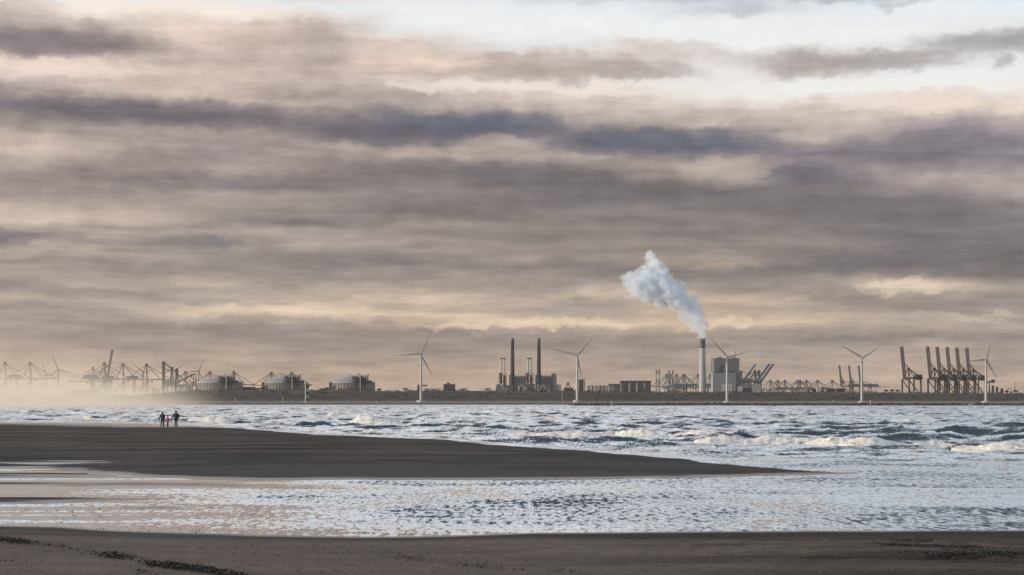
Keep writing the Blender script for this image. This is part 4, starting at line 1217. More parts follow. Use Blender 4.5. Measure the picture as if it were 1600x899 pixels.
block('tower_block', 862.4, 869.8, 584.6, YP, 50, M_LGREY, M_DARK, 'tall narrow grey block with a dark duct at the end of the power station', 'industrial building', None, hall)
block('low_hall', 869.8, 877.6, 601, YP, 40, M_LCONC, M_CONC, 'low pale hall at the foot of the tall narrow power station block', 'industrial building')
for a, b, lab in [(795.6, 804.0, 'brown casing block around the foot of the first dark chimney'), (836.8, 846.2, 'brown casing block around the foot of the second dark chimney')]:
    block('boiler_block', a, b, 585.6, YP + 12, 30, M_BROWN, M_DARK, lab, 'industrial building', 'power station casing blocks')


def works(T, s, cx, X, Z, hw):
    rw = random.Random(int(cx))
    for k in range(9):
        x = rw.uniform(-hw, hw)
        h = rw.uniform(0.3, 1.0)
        if k % 3 == 0:
            MB().lathe([(2.6, 0), (2.6, Z(603) * h), (1.2, Z(603) * h + 2)], 12, x, -6 - k).build('vessel', M_STEEL, T, True)
        elif k % 3 == 1:
            MB().bar((x, -8, Z(612)), (x + rw.uniform(-14, 14), -8, Z(601)), 2.2, n=8).build('pipe', M_STEELL, T)
        else:
            MB().box(x - 3, x + 4, -10, -4, 0, Z(605) * h).build('annex', M_BROWN, T)


block('works', 775, 803, 602, YP - 80, 20, M_BROWN, M_DARK, 'jumble of pipes and vessels at the foot of the first chimney', 'industrial plant', 'pipework at the foot of the power station', works)
block('works', 804, 836, 600.5, YP - 80, 20, M_BROWN, M_DARK, 'jumble of pipes and vessels between the two dark chimneys', 'industrial plant', 'pipework at the foot of the power station', works)
block('works', 837, 860, 600, YP - 80, 20, M_BROWN, M_DARK, 'jumble of pipes and vessels at the foot of the second chimney', 'industrial plant', 'pipework at the foot of the power station', works)


def flat(T, s, cx, X, Z, hw):
    MB().box(X(698), X(702.6), 4, 16, Z(600.4), Z(598)).build('lift_house', M_BROWN, T)
    MB().box(X(693.2), X(696.8), -0.5, -0.02, 0, Z(601)).build('end_bay', M_DARK, T)
    for r in range(3):
        for k in range(5):
            x = X(699.2 + 2.4 * k)
            MB().box(x - 1.0, x + 1.0, -0.3, -0.02, Z(608.5 - 2.6 * r) - 1.2, Z(608.5 - 2.6 * r) + 1.2).build('window', M_CAP, T)


block('apartment_block', 693, 711, 600.4, 4000, 16, M_BROWN, M_DARK, 'dark brown block with a raised lift house above the ridge', 'building', None, flat)


def hut(T, s, cx, X, Z, hw):
    MB().box(X(655.5), X(667.8), -1, 8, Z(603.4), Z(601.4)).build('upper_floor', M_DARK, T)
    MB().bar((X(664), 3, Z(612)), (X(664), 3, Z(603)), 0.8).build('post', M_DARK, T)


block('control_post', 652.2, 656.8, 601.4, 3900, 10, M_DARK, M_DARK, 'small dark control post with an overhanging upper floor behind a turbine', 'building', None, hut)
block('long_shed', 664, 688, 607.2, 4300, 30, M_LCONC, M_ROOF, 'long low shed with a white roof beside the wind turbine', 'shed')


def dome_works(T, s, cx, X, Z, hw):
    MB().lathe([(4.0, Z(602)), (3.6, Z(600)), (2.2, Z(598.4)), (0.5, Z(597.2))], 14, X(887.5), 8).build('dome', M_DCONC, T, True)
    for px in (883.5, 886, 889, 891.5):
        MB().bar((X(px), -1.2, 0), (X(px), -1.2, Z(603)), 1.4).build('column', M_DARK, T)
    MB().box(X(882.6), X(892.6), -2.0, 4, Z(603.6), Z(602.8)).build('deck', M_DARK, T)


block('domed_works', 881, 896, 606, 5200, 24, M_BROWN, M_DARK, 'low works with a small dark dome beside the tall narrow block', 'industrial plant', None, dome_works)


def lattice_tower(T, s, cx, X, Z, hw):
    fr = MB()
    for py in (593, 596.5, 600, 603.5, 607):
        fr.box(-hw - 1, hw + 1, -1.6, 14, Z(py) - 0.6, Z(py))
    for px in (904.6, 907.6, 910.6):
        fr.bar((X(px), -1.4, 0), (X(px), -1.4, Z(592.6)), 1.1)
    fr.build('steel_frame', M_DARK, T)
    MB().bar((X(912.8), 0, 0), (X(912.8), 0, Z(591)), 2.0, n=8).bar((X(913), 0, Z(596)), (X(916), 0, Z(612)), 1.2, n=8).build('duct', M_DARK, T)


block('process_tower', 904.6, 911.6, 594, 5200, 12, M_BROWN, M_DARK, 'dark lattice process tower right beside the second wind turbine', 'industrial plant', None, lattice_tower)


def silo(px, top, w, Y, label, mat=None):
    s = Y / FPX
    T = thing('silo', ground_at(px, Y), label, 'silo', 'silos behind the ridge')
    z = (HZN - top) * s
    MB().lathe([(w * s / 2, 0), (w * s / 2, z)], 18).build('shell', mat or M_STEEL, T, True)
    MB().lathe([(w * s / 2 * 1.03, z), (w * s / 4, z + 1.2), (0.4, z + 2.0)], 18).build('cap', M_LGREY, T, True)
    MB().bar((w * s / 2 + 0.5, 0, 0), (w * s / 2 + 0.5, 0, z + 1.5), 0.6).build('ladder', M_DARK, T)


for a in [(918.5, 603, 5, 'squat grey silo next to the lattice process tower'), (924.5, 602.4, 5, 'pale silo, first of the row after the lattice tower'), (930.5, 603, 5.4, 'pale silo, second of the row after the lattice tower'),
          (937, 602.6, 5.4, 'darker silo in the middle of the row'), (943, 602.6, 4.4, 'pale silo, second from the roofed loading bay'), (948, 603, 4.0, 'slim silo right beside the roofed loading bay')]:
    silo(a[0], a[1], a[2], 5000, a[3], M_STEEL if int(a[0]) % 2 else M_LGREY)


def bay(T, s, cx, X, Z, hw):
    for k in range(5):
        x = -hw + 0.8 + (2 * hw - 1.6) * k / 4
        MB().bar((x, -3.0, 0), (x, -3.0, Z(601.6)), 1.2).build('column', M_BROWN, T)
    MB().box(-hw - 1, hw + 1, -4, 2, Z(602), Z(600)).build('canopy', M_BROWN, T)


block('loading_bay', 951.2, 970.0, 601, 4700, 20, M_LGREY, M_BROWN, 'pale loading bay under a flat brown roof beside the big shed', 'industrial building', None, bay)


def shed(T, s, cx, X, Z, hw):
    for px, w, top in ((983.4, 2.2, 599), (995.0, 2.4, 598.6), (1007.0, 2.0, 599)):
        MB().box(X(px - w / 2), X(px + w / 2), -0.6, -0.02, Z(612.4) if px < 1000 else Z(605.4), Z(top)).build('window_strip', M_WHITE, T)
    for px in (975, 979, 988, 991, 999.5, 1003, 1011, 1014.4):
        MB().box(X(px) - 0.5, X(px) + 0.5, -0.4, -0.02, 0, Z(597)).build('cladding_rib', M_DCONC, T)
    MB().box(-hw - 1.2, hw + 1.2, -1.4, -0.5, Z(597.2), Z(595.2)).build('fascia', M_DARK, T)


block('big_shed', 970.4, 1017.0, 595.2, 4650, 60, M_BROWN, M_DARK, 'large dark brown shed with three white vertical window strips', 'industrial building', None, shed)


def lattice_leg(px, top, w, label):
    s = 5900 / FPX
    T = thing('rig_leg', ground_at(px, 5900), label, 'lattice tower', 'red and white lattice legs')
    z = (HZN - top) * s
    n = 7
    for k in range(n):
        mb = MB().truss((0, 0, z * k / n), (0, 0, z * (k + 1) / n - 0.02), w * s, w * s, 2, 1.25)
        mb.build('lattice_section', (M_REDW, M_WHITE)[k % 2], T)


lattice_leg(1025.7, 577.8, 1.7, 'striped lattice leg, first of a pair above the pale crane stays')
lattice_leg(1030.1, 577.8, 1.7, 'striped lattice leg, second of a pair above the pale crane stays')
lattice_leg(1045.6, 578.5, 1.7, 'striped lattice leg, west one of the pair above the pale crane cluster')
lattice_leg(1051.4, 578.2, 1.7, 'striped lattice leg, east one of the pair above the pale crane cluster')


# the big coal plant
def boiler(T, s, cx, X, Z, hw):
    MB().box(X(1111), X(1147), -46, -0.5, -1, Z(583.6)).build('lower_house', M_LGREY, T)
    MB().box(X(1110.8), X(1147.2), -46.4, -0.4, Z(583.6), Z(583.0)).build('lower_roof', M_GREY, T)
    mb = MB()
    a = [(X(1122.4), Z(583)), (X(1139.2), Z(583)), (X(1138.4), Z(570.4)), (X(1125.2), Z(570.4))]
    mb.add([(x, -0.45, z) for x, z in a] + [(x, -0.05, z) for x, z in a], [(0, 1, 2, 3), (0, 4, 5, 1), (1, 5, 6, 2), (2, 6, 7, 3), (3, 7, 4, 0)])
    mb.build('bay_shade_panel', M_DARK, T)  # flat panel on the wall, its dark colour stands for a recess's shade
    MB().box(X(1117), X(1144.4), -8, -0.6, Z(583), Z(580)).build('duct', M_DARK, T)
    MB().box(X(1122), X(1129), 8, 26, Z(560), Z(558.2)).build('roof_plant', M_GREY, T)
    MB().box(X(1145.2), X(1150), 8, 26, Z(560), Z(558.4)).build('roof_plant', M_GREY, T)
    MB().box(X(1124.8), X(1141), -46.6, -46.05, 0, Z(600.4)).build('doorway', M_LCONC, T)
    for k in range(12):
        x = X(1117 + 3.1 * k)
        MB().box(x - 0.3, x + 0.3, -0.5, -0.03, Z(583), Z(561.4)).build('cladding_rib', M_GREY, T)
    for k in range(11):
        x = X(1112.6 + 3.3 * k)
        MB().box(x - 0.3, x + 0.3, -46.5, -46.05, 0, Z(584.4)).build('cladding_rib', M_GREY, T)
    MB().lathe([(2.6, Z(560)), (2.3, Z(547.6))], 14, X(1148.6), 14).build('exhaust_stack', M_LCONC, T, True)
    MB().bar((X(1157), 4, Z(583)), (X(1152), 4, 0), 2.2).bar((X(1160), 4, Z(598)), (X(1154), 4, Z(598)), 2.2).build('coal_chute', M_GREY, T)


block('boiler_house', 1115.4, 1155.4, 560.0, 5250, 70, M_GREY, M_DARK, 'huge grey boiler house with a lower front block and dark panel as its shaded bay', 'industrial building', None, boiler)
block('annex', 1156, 1172, 600.6, 5200, 20, M_GREY, M_DARK, 'low dark grey annex under the slanted booms', 'industrial building')
block('pale_hall', 1174, 1189, 600.4, 5200, 30, M_LGREY, M_STEELL, 'pale grey hall at the foot of the slanted booms', 'industrial building')
block('site_cabin', 1153.8, 1160.2, 604.2, 5100, 10, M_WHITE, M_WHITE, 'small bright white cabin beside the boiler house', 'cabin', 'bright white cabins')
block('site_cabin', 1276.4, 1283.6, 604.4, 5100, 10, M_WHITE, M_WHITE, 'bright white cabin in the middle of the far crane row', 'cabin', 'bright white cabins')
block('red_shed', 1159, 1175, 606.6, 5120, 14, M_RED, M_RED, 'low dark red shed next to the small bright white cabin', 'shed')
block('red_shed', 1270, 1320, 607.2, 5150, 14, M_RED, M_BROWN, 'long low dark red shed below the far crane row', 'shed')

# little white sheds and parked trucks showing over the ridge among the far cranes
rb = random.Random(5)
spots = [1186, 1192.5, 1199, 1207.5, 1212, 1221, 1227, 1236, 1241.5, 1248, 1253.5, 1259.5, 1290, 1306]
names = ['first', 'second', 'third', 'fourth', 'fifth', 'sixth', 'seventh', 'eighth', 'ninth', 'tenth', 'eleventh', 'twelfth', 'thirteenth', 'last']
for k, px in enumerate(spots):
    w = rb.uniform(2.4, 4.6)
    block('container', px - w / 2, px + w / 2, rb.uniform(608.2, 610), 4900, 6, (M_WHITE, M_LCONC, M_STEELL)[k % 3], M_ROOF, 'small pale container below the far cranes, %s counting from the slanted booms' % names[k], 'container', 'pale containers below the far cranes')
for k, (px, top, w, m_) in enumerate([(240, 606, 6, M_STEELL), (247, 609, 5, M_LCONC), (282, 604, 5, M_STEELL), (288, 606.4, 6, M_LCONC), (294.5, 607.6, 4, M_WHITE), (296, 602, 5, M_STEEL)]):
    block('container', px - w / 2, px + w / 2, top, 4300, 8, m_, M_STEELL, 'pale container by the bulk unloader, %s from the west' % names[k], 'container', 'pale containers by the bulk unloader')
for k, (px, top, w) in enumerate([(388, 604.6, 22), (398, 606.5, 14), (506, 607, 12)]):
    block('pipe_bridge', px - w / 2, px + w / 2, top, 3900, 5, M_DCONC, M_STEEL, ['pipe bridge between the first two domed tanks', 'lower pipe bridge between the first two domed tanks', 'pipe bridge beside the striped beacon tower'][k], 'pipe bridge', 'pipe bridges by the tanks')

# yellow warehouse in the mist
def ware(T, s, cx, X, Z, hw):
    MB().box(X(120.2), X(121.6), -0.6, -0.02, 0, Z(611)).build('door', M_LCONC, T)
    MB().box(X(66), X(104.6), -2, 20, -1, Z(616.6)).build('low_wing', M_YEL, T)


block('warehouse', 105, 144, 610, 2960, 40, M_YEL, M_LCONC, 'pale yellow warehouse almost lost in the bright mist', 'warehouse', None, ware)

# odds and ends east of the red cranes
def gantry(px, top, w, Y, label):
    s = Y / FPX
    T = thing('arched_gantry', ground_at(px, Y), label, 'gantry')
    z = (HZN - top) * s
    mb = MB()
    for k in range(8):
        a0, a1 = math.pi * k / 8, math.pi * (k + 1) / 8
        mb.bar((math.cos(a0) * w * s / 2, 0, z - 6 + math.sin(a0) * 6), (math.cos(a1) * w * s / 2, 0, z - 6 + math.sin(a1) * 6), 1.4)
    mb.build('arch', M_STEEL, T)
    for q in (-1, 1):
        MB().bar((q * w * s / 2, 0, 0), (q * w * s / 2, 0, z - 6), 1.4).build('leg', M_STEEL, T)


gantry(1577, 606.8, 6, 4300, 'small grey arched gantry beyond the dark red cranes')
def mast(px, top, Y, label, w=0.8, m_=None, arm=True):
    s = Y / FPX
    T = thing('lamp_mast', ground_at(px, Y), label, 'mast')
    z = (HZN - top) * s
    MB().lathe([(w, 0), (w * 0.6, z)], 8).build('pole', m_ or M_STEEL, T)
    if arm:
        MB().bar((-3, 0, z), (3, 0, z), 1.0).build('lamp_head', m_ or M_STEEL, T)


mast(1586.5, 599.5, 4300, 'tall thin lamp mast at the east end of the skyline')
mast(1585, 604, 4400, 'shorter thin pole right beside the tall lamp mast', arm=False)
mast(1368.3, 594.8, 4300, 'thin dark pole between the upright booms and the dark red cranes', arm=False)
for k, (px, top, w) in enumerate([(1551, 603, 3.2), (1557.5, 605, 3), (1565, 607.5, 4)]):
    silo(px, top, w, 4500, ['narrow silo, first after the last wind turbine', 'narrow silo, second after the last wind turbine', 'squat silo before the arched gantry'][k], M_DCONC)
J = thing('jib_crane', ground_at(1546, 4500), 'small dark jib crane peeping out past the last wind turbine', 'crane')
s = 4500 / FPX
MB().bar((0, 0, 0), (0, 0, 46), 2.0).build('post', M_PURP, J)
MB().bar((-8, 0, 45), (9, 0, 49), 2.4, 3.0).build('jib', M_RED, J)
MB().box(4, 12, -3, 3, 45, 52).build('counterweight', M_DARK, J)

# ------------------------------------------------------------------ beacons, posts, buoy, boats
Yb_ = 2900
s = Yb_ / FPX
B = thing('beacon_tower', P3(479.6, 628.4, Yb_), 'slim beacon tower with white and black bands in front of the ridge', 'beacon')
z = lambda py: (628.4 - py) * s
X = lambda px: (px - 479.6) * s
MB().lathe([(0.95, -2), (0.85, z(600))], 12, X(477.6), -1).build('pole', M_WHITE, B, True)
MB().lathe([(1.5, z(600)), (1.5, z(598.4)), (1.0, z(597.4))], 12, X(477.6), -1).build('lantern', M_WHITE, B, True)
for a, b, m_ in ((626.5, 622.4, M_CAP), (622.4, 617.0, M_WHITE), (617.0, 612.0, M_CAP), (612.0, 606.8, M_WHITE), (606.8, 603, M_CAP)):
    MB().box(X(478.6), X(482.4), 0, 4, z(a), z(b) - 0.02).build('band', m_, B)
MB().box(X(478.2), X(484), -1, 5, z(603), z(600.8)).build('platform', M_CAP, B)


def post(px, base, top, Y, label, ball=False):
    s = Y / FPX
    T = thing('marker_post', P3(px, base, Y), label, 'post', 'white posts along the far shore')
    h = (base - top) * s
    MB().lathe([(0.42, -1), (0.3, h)], 8).build('pole', M_CONC, T)
    MB().lathe([(0.6, h), (0.6, h + 1.0), (0.2, h + 1.5)], 10).build('lamp', M_WHITE, T)


post(878.6, 630, 615.6, 2900, 'slim white light post before the wind turbine with the process tower')
post(367.5, 628, 622.4, 2950, 'short white post below the first domed tank')
post(441.8, 628, 621.6, 2950, 'short white post below the second domed tank')
post(1302, 629, 626.4, 2920, 'tiny white post before the ridge, near the three upright booms')
post(1360, 632, 627.4, 1985, 'white marker on the rock breakwater beside a turbine foot')
post(956, 632, 628.6, 1990, 'white marker near the west end of the rock breakwater')

by_ = 2300
U = thing('spar_buoy', (P3(588.8, 630, by_).x, by_, 0), 'small dark and white spar buoy riding before the sea wall', 'buoy')
MB().lathe([(0.9, -0.6), (1.1, 0.3), (0.9, 0.9)], 12).build('float', M_CAP, U, True)
MB().lathe([(0.5, 0.9), (0.35, 3.6)], 10).build('spar', M_WHITE, U, True)
MB().lathe([(0.6, 3.6), (0.6, 4.2), (0.1, 4.6)], 10).build('topmark', M_WHITE, U, True)


def boat(px, Y, L_, label):
    T = thing('motor_boat', ((px - 800) / FPX * Y, Y, 0.0), label, 'boat', 'small white boats')
    mb = MB()
    secs = [(-0.5, 0.75, 1.2), (-0.2, 1.0, 1.2), (0.2, 1.0, 1.35), (0.42, 0.5, 1.6), (0.5, 0.06, 1.8)]
    w = L_ * 0.16
    vs = []
    for f, q, h in secs:
        vs += [(f * L_, -w * q, h), (f * L_, -w * q * 0.6, -0.4), (f * L_, w * q * 0.6, -0.4), (f * L_, w * q, h)]
    fs = [(4 * i + j, 4 * i + 4 + j, 4 * i + 5 + j, 4 * i + 1 + j) for i in range(4) for j in range(3)]
    fs += [(4 * i, 4 * i + 3, 4 * i + 7, 4 * i + 4) for i in range(4)] + [(0, 1, 2, 3)]
    mb.add(vs, fs).build('hull', M_WHITE, T)
    MB().box(-0.25 * L_, 0.12 * L_, -w * 0.6, w * 0.6, 1.22, 3.0).build('cabin', M_WHITE, T)
    MB().box(-0.20 * L_, 0.125 * L_, -w * 0.62, w * 0.62, 2.0, 2.7).build('cabin_window', M_CAP, T)
    MB().bar((-0.05 * L_, 0, 3.0), (-0.05 * L_, 0, 6.0), 0.18).build('mast', M_WHITE, T)


boat(842.6, 2400, 6.5, 'small white boat lying close under the sea wall')
boat(1518, 1960, 6.5, 'small white boat close in front of the rock breakwater')

# ------------------------------------------------------------------ the family on the sandbar
M_COAT = plain('coat_cloth', (0.030, 0.031, 0.036), 0.9, 0.12, 6.0, streak=False)
M_COATG = plain('coat_cloth_brown', (0.040, 0.037, 0.038), 0.9, 0.12, 6.0, streak=False)
M_TROU = plain('dark_trousers', (0.014, 0.015, 0.020), 0.9, 0.1, 6.0, streak=False)
M_PINK = plain('pink_jacket', (0.56, 0.030, 0.115), 0.8, 0.08, 6.0, streak=False)
M_REDC = plain('crimson_hood', (0.16, 0.015, 0.035), 0.85, 0.08, 6.0, streak=False)
M_SKIN = plain('skin', (0.42, 0.25, 0.18), 0.6, 0.05, 9.0, streak=False)
M_HAIR = plain('dark_hair', (0.020, 0.015, 0.012), 0.7, 0.1, 20.0, streak=False)
M_SHOE = plain('shoe_leather', (0.012, 0.011, 0.011), 0.6, 0.1, 9.0, streak=False)


_gr, _gc = GX.shape
_rows = GY[:, 0]


def beach_z(x, y):
    i = int(np.clip(np.searchsorted(_rows, y) - 1, 0, _gr - 2))
    fy = (y - _rows[i]) / (_rows[i + 1] - _rows[i])
    hw = max(0.36 * y, 14.0)
    j = (x / hw + 1) / 2 * (_gc - 1)
    j0 = int(np.clip(math.floor(j), 0, _gc - 2))
    fx = j - j0
    return (GZ[i, j0] * (1 - fx) + GZ[i, j0 + 1] * fx) * (1 - fy) + (GZ[i + 1, j0] * (1 - fx) + GZ[i + 1, j0 + 1] * fx) * fy




def skin_part(name, pts, edges, mat, parent, root=0, levels=1):
    me = bpy.data.meshes.new(name)
    me.from_pydata([p[:3] for p in pts], edges, [])
    me.materials.append(mat)
    o = bpy.data.objects.new(name, me)
    COL.objects.link(o)
    o.parent = parent
    o.modifiers.new('skin', 'SKIN')
    if not me.skin_vertices:
        bm = bmesh.new()
        bm.from_mesh(me)
        bm.verts.layers.skin.verify()
        bm.to_mesh(me)
        bm.free()
    for i, p in enumerate(pts):
        r = p[3]
        r = r if isinstance(r, tuple) else (r, r)
        sv = me.skin_vertices[0].data[i]
        sv.radius = r
        sv.use_root = (i == root)
    o.modifiers['skin'].use_smooth_shade = True
    sub = o.modifiers.new('subdivision', 'SUBSURF')
    sub.levels = sub.render_levels = levels
    return o


def person(px, label, H, armL, armR, legL, legR, coat, hood=None, coat_hem=0.42, bulk=1.0, child=False, coat_len=True):
    """seen from behind, walking away (+y). arms: (elbow xyz, hand xyz) as shares of the height"""
    Y = 205.0
    for _ in range(12):                        # where the sand meets the sight line to the feet
        x = (px - 800) / FPX * Y
        zg = float(beach_z(x, Y))
        Y = 0.5 * Y + 0.5 * (CAM_H - zg) * FPX / (668.4 - HZN)
    T = thing('person', (x, Y, zg - 0.01), label, 'person', 'family walking on the sandbar')
    h = H
    hd = 0.068 * h * (1.15 if child else 1.0)
    P = []
    def v(a, r):
        P.append((a[0] * h, a[1] * h, a[2] * h, r))
        return len(P) - 1
    E = []
    pel = v((0, 0, 0.53), 0.066 * h)
    chest = v((0, 0.005, 0.74), (0.078 * h, 0.058 * h))
    neck = v((0, 0.0, 0.845), 0.032 * h)
    chin = v((0.0, 0.006, 0.885), hd * 0.80)
    crown = v((0.0, 0.0, 0.955), hd * 0.86)
    nose = v((0.0, 0.058, 0.905), 0.008 * h)
    E += [(pel, chest), (chest, neck), (neck, chin), (chin, crown), (chin, nose)]
    for sx in (-1, 1):
        ear = v((sx * 0.042, 0.0, 0.91), 0.010 * h)
        E.append((chin, ear))
    arms, legs = [], []
    for sx, (el, ha) in ((-1, armL), (1, armR)):
        sh = (sx * 0.105, 0, 0.80)
        a, b, c = v(sh, 0.028 * h), v(el, 0.021 * h), v(ha, 0.015 * h)
        d = (Vector(ha) - Vector(el)).normalized()
        side = d.cross(Vector((0, 1, 0))).normalized()
        palm = Vector(ha) + d * 0.028
        pm = v(tuple(palm), (0.020 * h, 0.013 * h))
        E += [(chest, a), (a, b), (b, c), (c, pm)]
        for q in range(4):
            f0 = palm + d * 0.020 + side * (q - 1.5) * 0.0105
            f1 = f0 + d * (0.022, 0.027, 0.025, 0.019)[q] + Vector((0, 0.006, 0))
            f2 = f1 + d * 0.012 + Vector((0, 0.012, 0))
            i0, i1, i2 = v(tuple(f0), 0.0050 * h), v(tuple(f1), 0.0046 * h), v(tuple(f2), 0.0040 * h)
            E += [(pm, i0), (i0, i1), (i1, i2)]
        t0 = Vector(ha) + d * 0.012 - side * 0.020 + Vector((0, 0.006, 0))
        t1 = t0 + d * 0.024 - side * 0.006
        i0, i1 = v(tuple(t0), 0.0055 * h), v(tuple(t1), 0.0045 * h)
        E += [(c, i0), (i0, i1)]
        arms.append((sh, el, ha))
    for sx, (kn, an) in ((-1, legL), (1, legR)):
        hip = (sx * 0.052, 0, 0.50)
        a, b, c = v(hip, 0.040 * h), v(kn, 0.027 * h), v(an, 0.020 * h)
        toe = v((an[0], an[1] + 0.075, max(an[2] - 0.030, 0.012)), 0.018 * h)
        E += [(pel, a), (a, b), (b, c), (c, toe)]
        legs.append((hip, kn, an))
    skin_part('body', P, E, M_SKIN, T)
    # trousers
    Q = [(0, 0, 0.53 * h, (0.078 * h, 0.056 * h))]
    F = []
    for hip, kn, an in legs:
        k = len(Q)
        Q += [(*[c * h for c in hip], 0.050 * h), (*[c * h for c in kn], 0.045 * h), (an[0] * h, an[1] * h, (an[2] + 0.004) * h, 0.036 * h)]
        F += [(0, k), (k, k + 1), (k + 1, k + 2)]
    skin_part('trousers', Q, F, M_TROU, T)
    for hip, kn, an in legs:
        skin_part('shoe', [(an[0] * h, (an[1] - 0.015) * h, 0.026 * h, 0.026 * h), (an[0] * h, (an[1] + 0.035) * h, 0.022 * h, 0.025 * h), (an[0] * h, (an[1] + 0.085) * h, 0.017 * h, 0.018 * h)], [(0, 1), (1, 2)], M_SHOE, T)
    # coat: rings from hem to collar, sleeves to the wrists
    b = bulk
    mb = MB()
    rings = [(coat_hem, 0.086, 0.066), (coat_hem + 0.003, 0.104, 0.082), (0.52, 0.100, 0.080), (0.60, 0.096, 0.076), (0.68, 0.104, 0.078), (0.755, 0.118, 0.078), (0.80, 0.116, 0.066), (0.828, 0.086, 0.052), (0.846, 0.052, 0.044), (0.872, 0.046, 0.044), (0.868, 0.036, 0.036)]
    n = 18
    vs = [(rx * h * b * math.cos(2 * math.pi * k / n), ry * h * b * math.sin(2 * math.pi * k / n), zz * h) for zz, rx, ry in rings for k in range(n)]
    fs = [(j * n + k, j * n + (k + 1) % n, (j + 1) * n + (k + 1) % n, (j + 1) * n + k) for j in range(len(rings) - 1) for k in range(n)]
    mb.add(vs, fs + [tuple(range(n - 1, -1, -1))])
    for sh, el, ha in arms:
        wr = Vector(el).lerp(Vector(ha), 0.95)
        sg = 1 if sh[0] > 0 else -1
        p0 = Vector((sh[0] * 0.72 * b, sh[1], sh[2] - 0.012))
        p1 = Vector((sh[0] * 1.02 * b, sh[1], sh[2] - 0.028))
        path = [(p0, 0.040), (p1, 0.044 * b), (p1.lerp(Vector(el), 0.5), 0.040 * b), (Vector(el), 0.035 * b), (Vector(el).lerp(wr, 0.5), 0.032 * b), (wr, 0.028)]
        vs, m_ = [], 12
        for i, (c, r) in enumerate(path):
            d = (path[min(i + 1, 5)][0] - path[max(i - 1, 0)][0]).normalized()
            u = d.cross(Vector((0, 1, 0))).normalized()
            w_ = u.cross(d)
            vs += [(c + u * r * math.cos(2 * math.pi * k / m_) + w_ * r * math.sin(2 * math.pi * k / m_)) * h for k in range(m_)]
        mb.add(vs, [(j * m_ + k, j * m_ + (k + 1) % m_, (j + 1) * m_ + (k + 1) % m_, (j + 1) * m_ + k) for j in range(5) for k in range(m_)] + [tuple(range(5 * m_, 6 * m_))])
    mb.build('coat', coat, T, True)
    if hood:
        skin_part('hood', [(0, -0.006 * h, 0.845 * h, 0.050 * h), (0, -0.010 * h, 0.90 * h, hd * 1.06), (0, -0.010 * h, 0.955 * h, hd * 0.98), (0, -0.01 * h, 0.99 * h, hd * 0.45)], [(0, 1), (1, 2), (2, 3)], hood, T)
    else:
        skin_part('hair', [(0, -0.016 * h, 0.866 * h, hd * 0.62), (0, -0.016 * h, 0.905 * h, hd * 1.0), (0, -0.008 * h, 0.958 * h, hd * 1.0), (0, -0.002 * h, 0.985 * h, hd * 0.55)], [(0, 1), (1, 2), (2, 3)], M_HAIR, T)
    return T


person(275.0, 'man in a dark coat holding the child by the hand, seen from behind', 1.86,
       ((-0.175, -0.01, 0.62), (-0.290, 0.0, 0.460)), ((0.170, -0.02, 0.62), (0.110, 0.05, 0.53)),
       ((-0.058, 0.05, 0.27), (-0.062, 0.00, 0.042)), ((0.050, 0.02, 0.27), (0.030, 0.11, 0.042)), M_COATG, coat_hem=0.42, bulk=1.18)
person(253.8, 'woman in dark coat and trousers walking on the other side of the child', 1.73,
       ((-0.165, -0.01, 0.60), (-0.200, 0.02, 0.46)), ((0.125, -0.01, 0.60), (0.155, 0.02, 0.45)),
       ((-0.070, 0.03, 0.27), (-0.105, -0.05, 0.042)), ((0.060, 0.05, 0.27), (0.062, 0.06, 0.042)), M_COAT, coat_hem=0.46, bulk=1.02)
person(261.9, 'small child in a bright pink jacket walking between two adults', 1.24,
       ((-0.130, 0.0, 0.70), (-0.225, 0.02, 0.585)), ((0.140, 0.0, 0.70), (0.265, 0.02, 0.655)),
       ((-0.035, 0.03, 0.27), (-0.028, 0.05, 0.042)), ((0.040, 0.0, 0.27), (0.022, -0.05, 0.042)), M_PINK, hood=M_REDC, coat_hem=0.40, bulk=1.0, child=True)

# ------------------------------------------------------------------ wrack, lumps and shells on the sand
m, t, p, o = new_mat('wet_seaweed')
g = t.n('ShaderNodeNewGeometry').outputs['Position']
t.put(p.inputs['Base Color'], t.mix(t.step(t.noise(g, 5.0, 3.0, 0.6), 0.35, 0.65), (0.008, 0.007, 0.005), (0.022, 0.018, 0.011)))
p.inputs['Roughness'].default_value = 0.55
M_WEED = m
rw = random.Random(21)


def wrack(path, label, n, size, spread, height):
    mb = MB()
    pts = [Vector((*ground_pt(px, py, 0.28), w)) for px, py, w in path]
    for k in range(len(pts) - 1):
        a, b = pts[k], pts[k + 1]
        for q in range(n):
            f = rw.random()
            c = a.lerp(b, f)
            dens = a.z + (b.z - a.z) * f
            lump = vnoise(np.array([c.x * 0.9 + 3.1]), np.array([c.y * 0.7]), 5)[0]
            if rw.random() > dens * (0.03 + 2.2 * max(0, lump - 0.52)):
                continue
            x, y = c.x + rw.gauss(0, spread), c.y + rw.gauss(0, spread * 2.0)
            z = float(beach_z(x, y))
            an = rw.random() * 6.28
            s = size * rw.uniform(0.5, 1.5)
            hgt = height * rw.random() ** 1.6
            d, e = Vector((math.cos(an), math.sin(an), rw.uniform(-0.3, 0.3))) * s, Vector((-math.sin(an), math.cos(an), rw.uniform(-0.6, 0.6))) * s * 0.35
            o_ = Vector((x, y, z + 0.012 + hgt))
            mb.add([o_ - d, o_ + e, o_ + d, o_ - e + Vector((0, 0, s * 0.4))], [(0, 1, 2), (0, 2, 3)])
    tag(mb.build('seaweed', M_WEED), label, 'seaweed', kind='stuff')


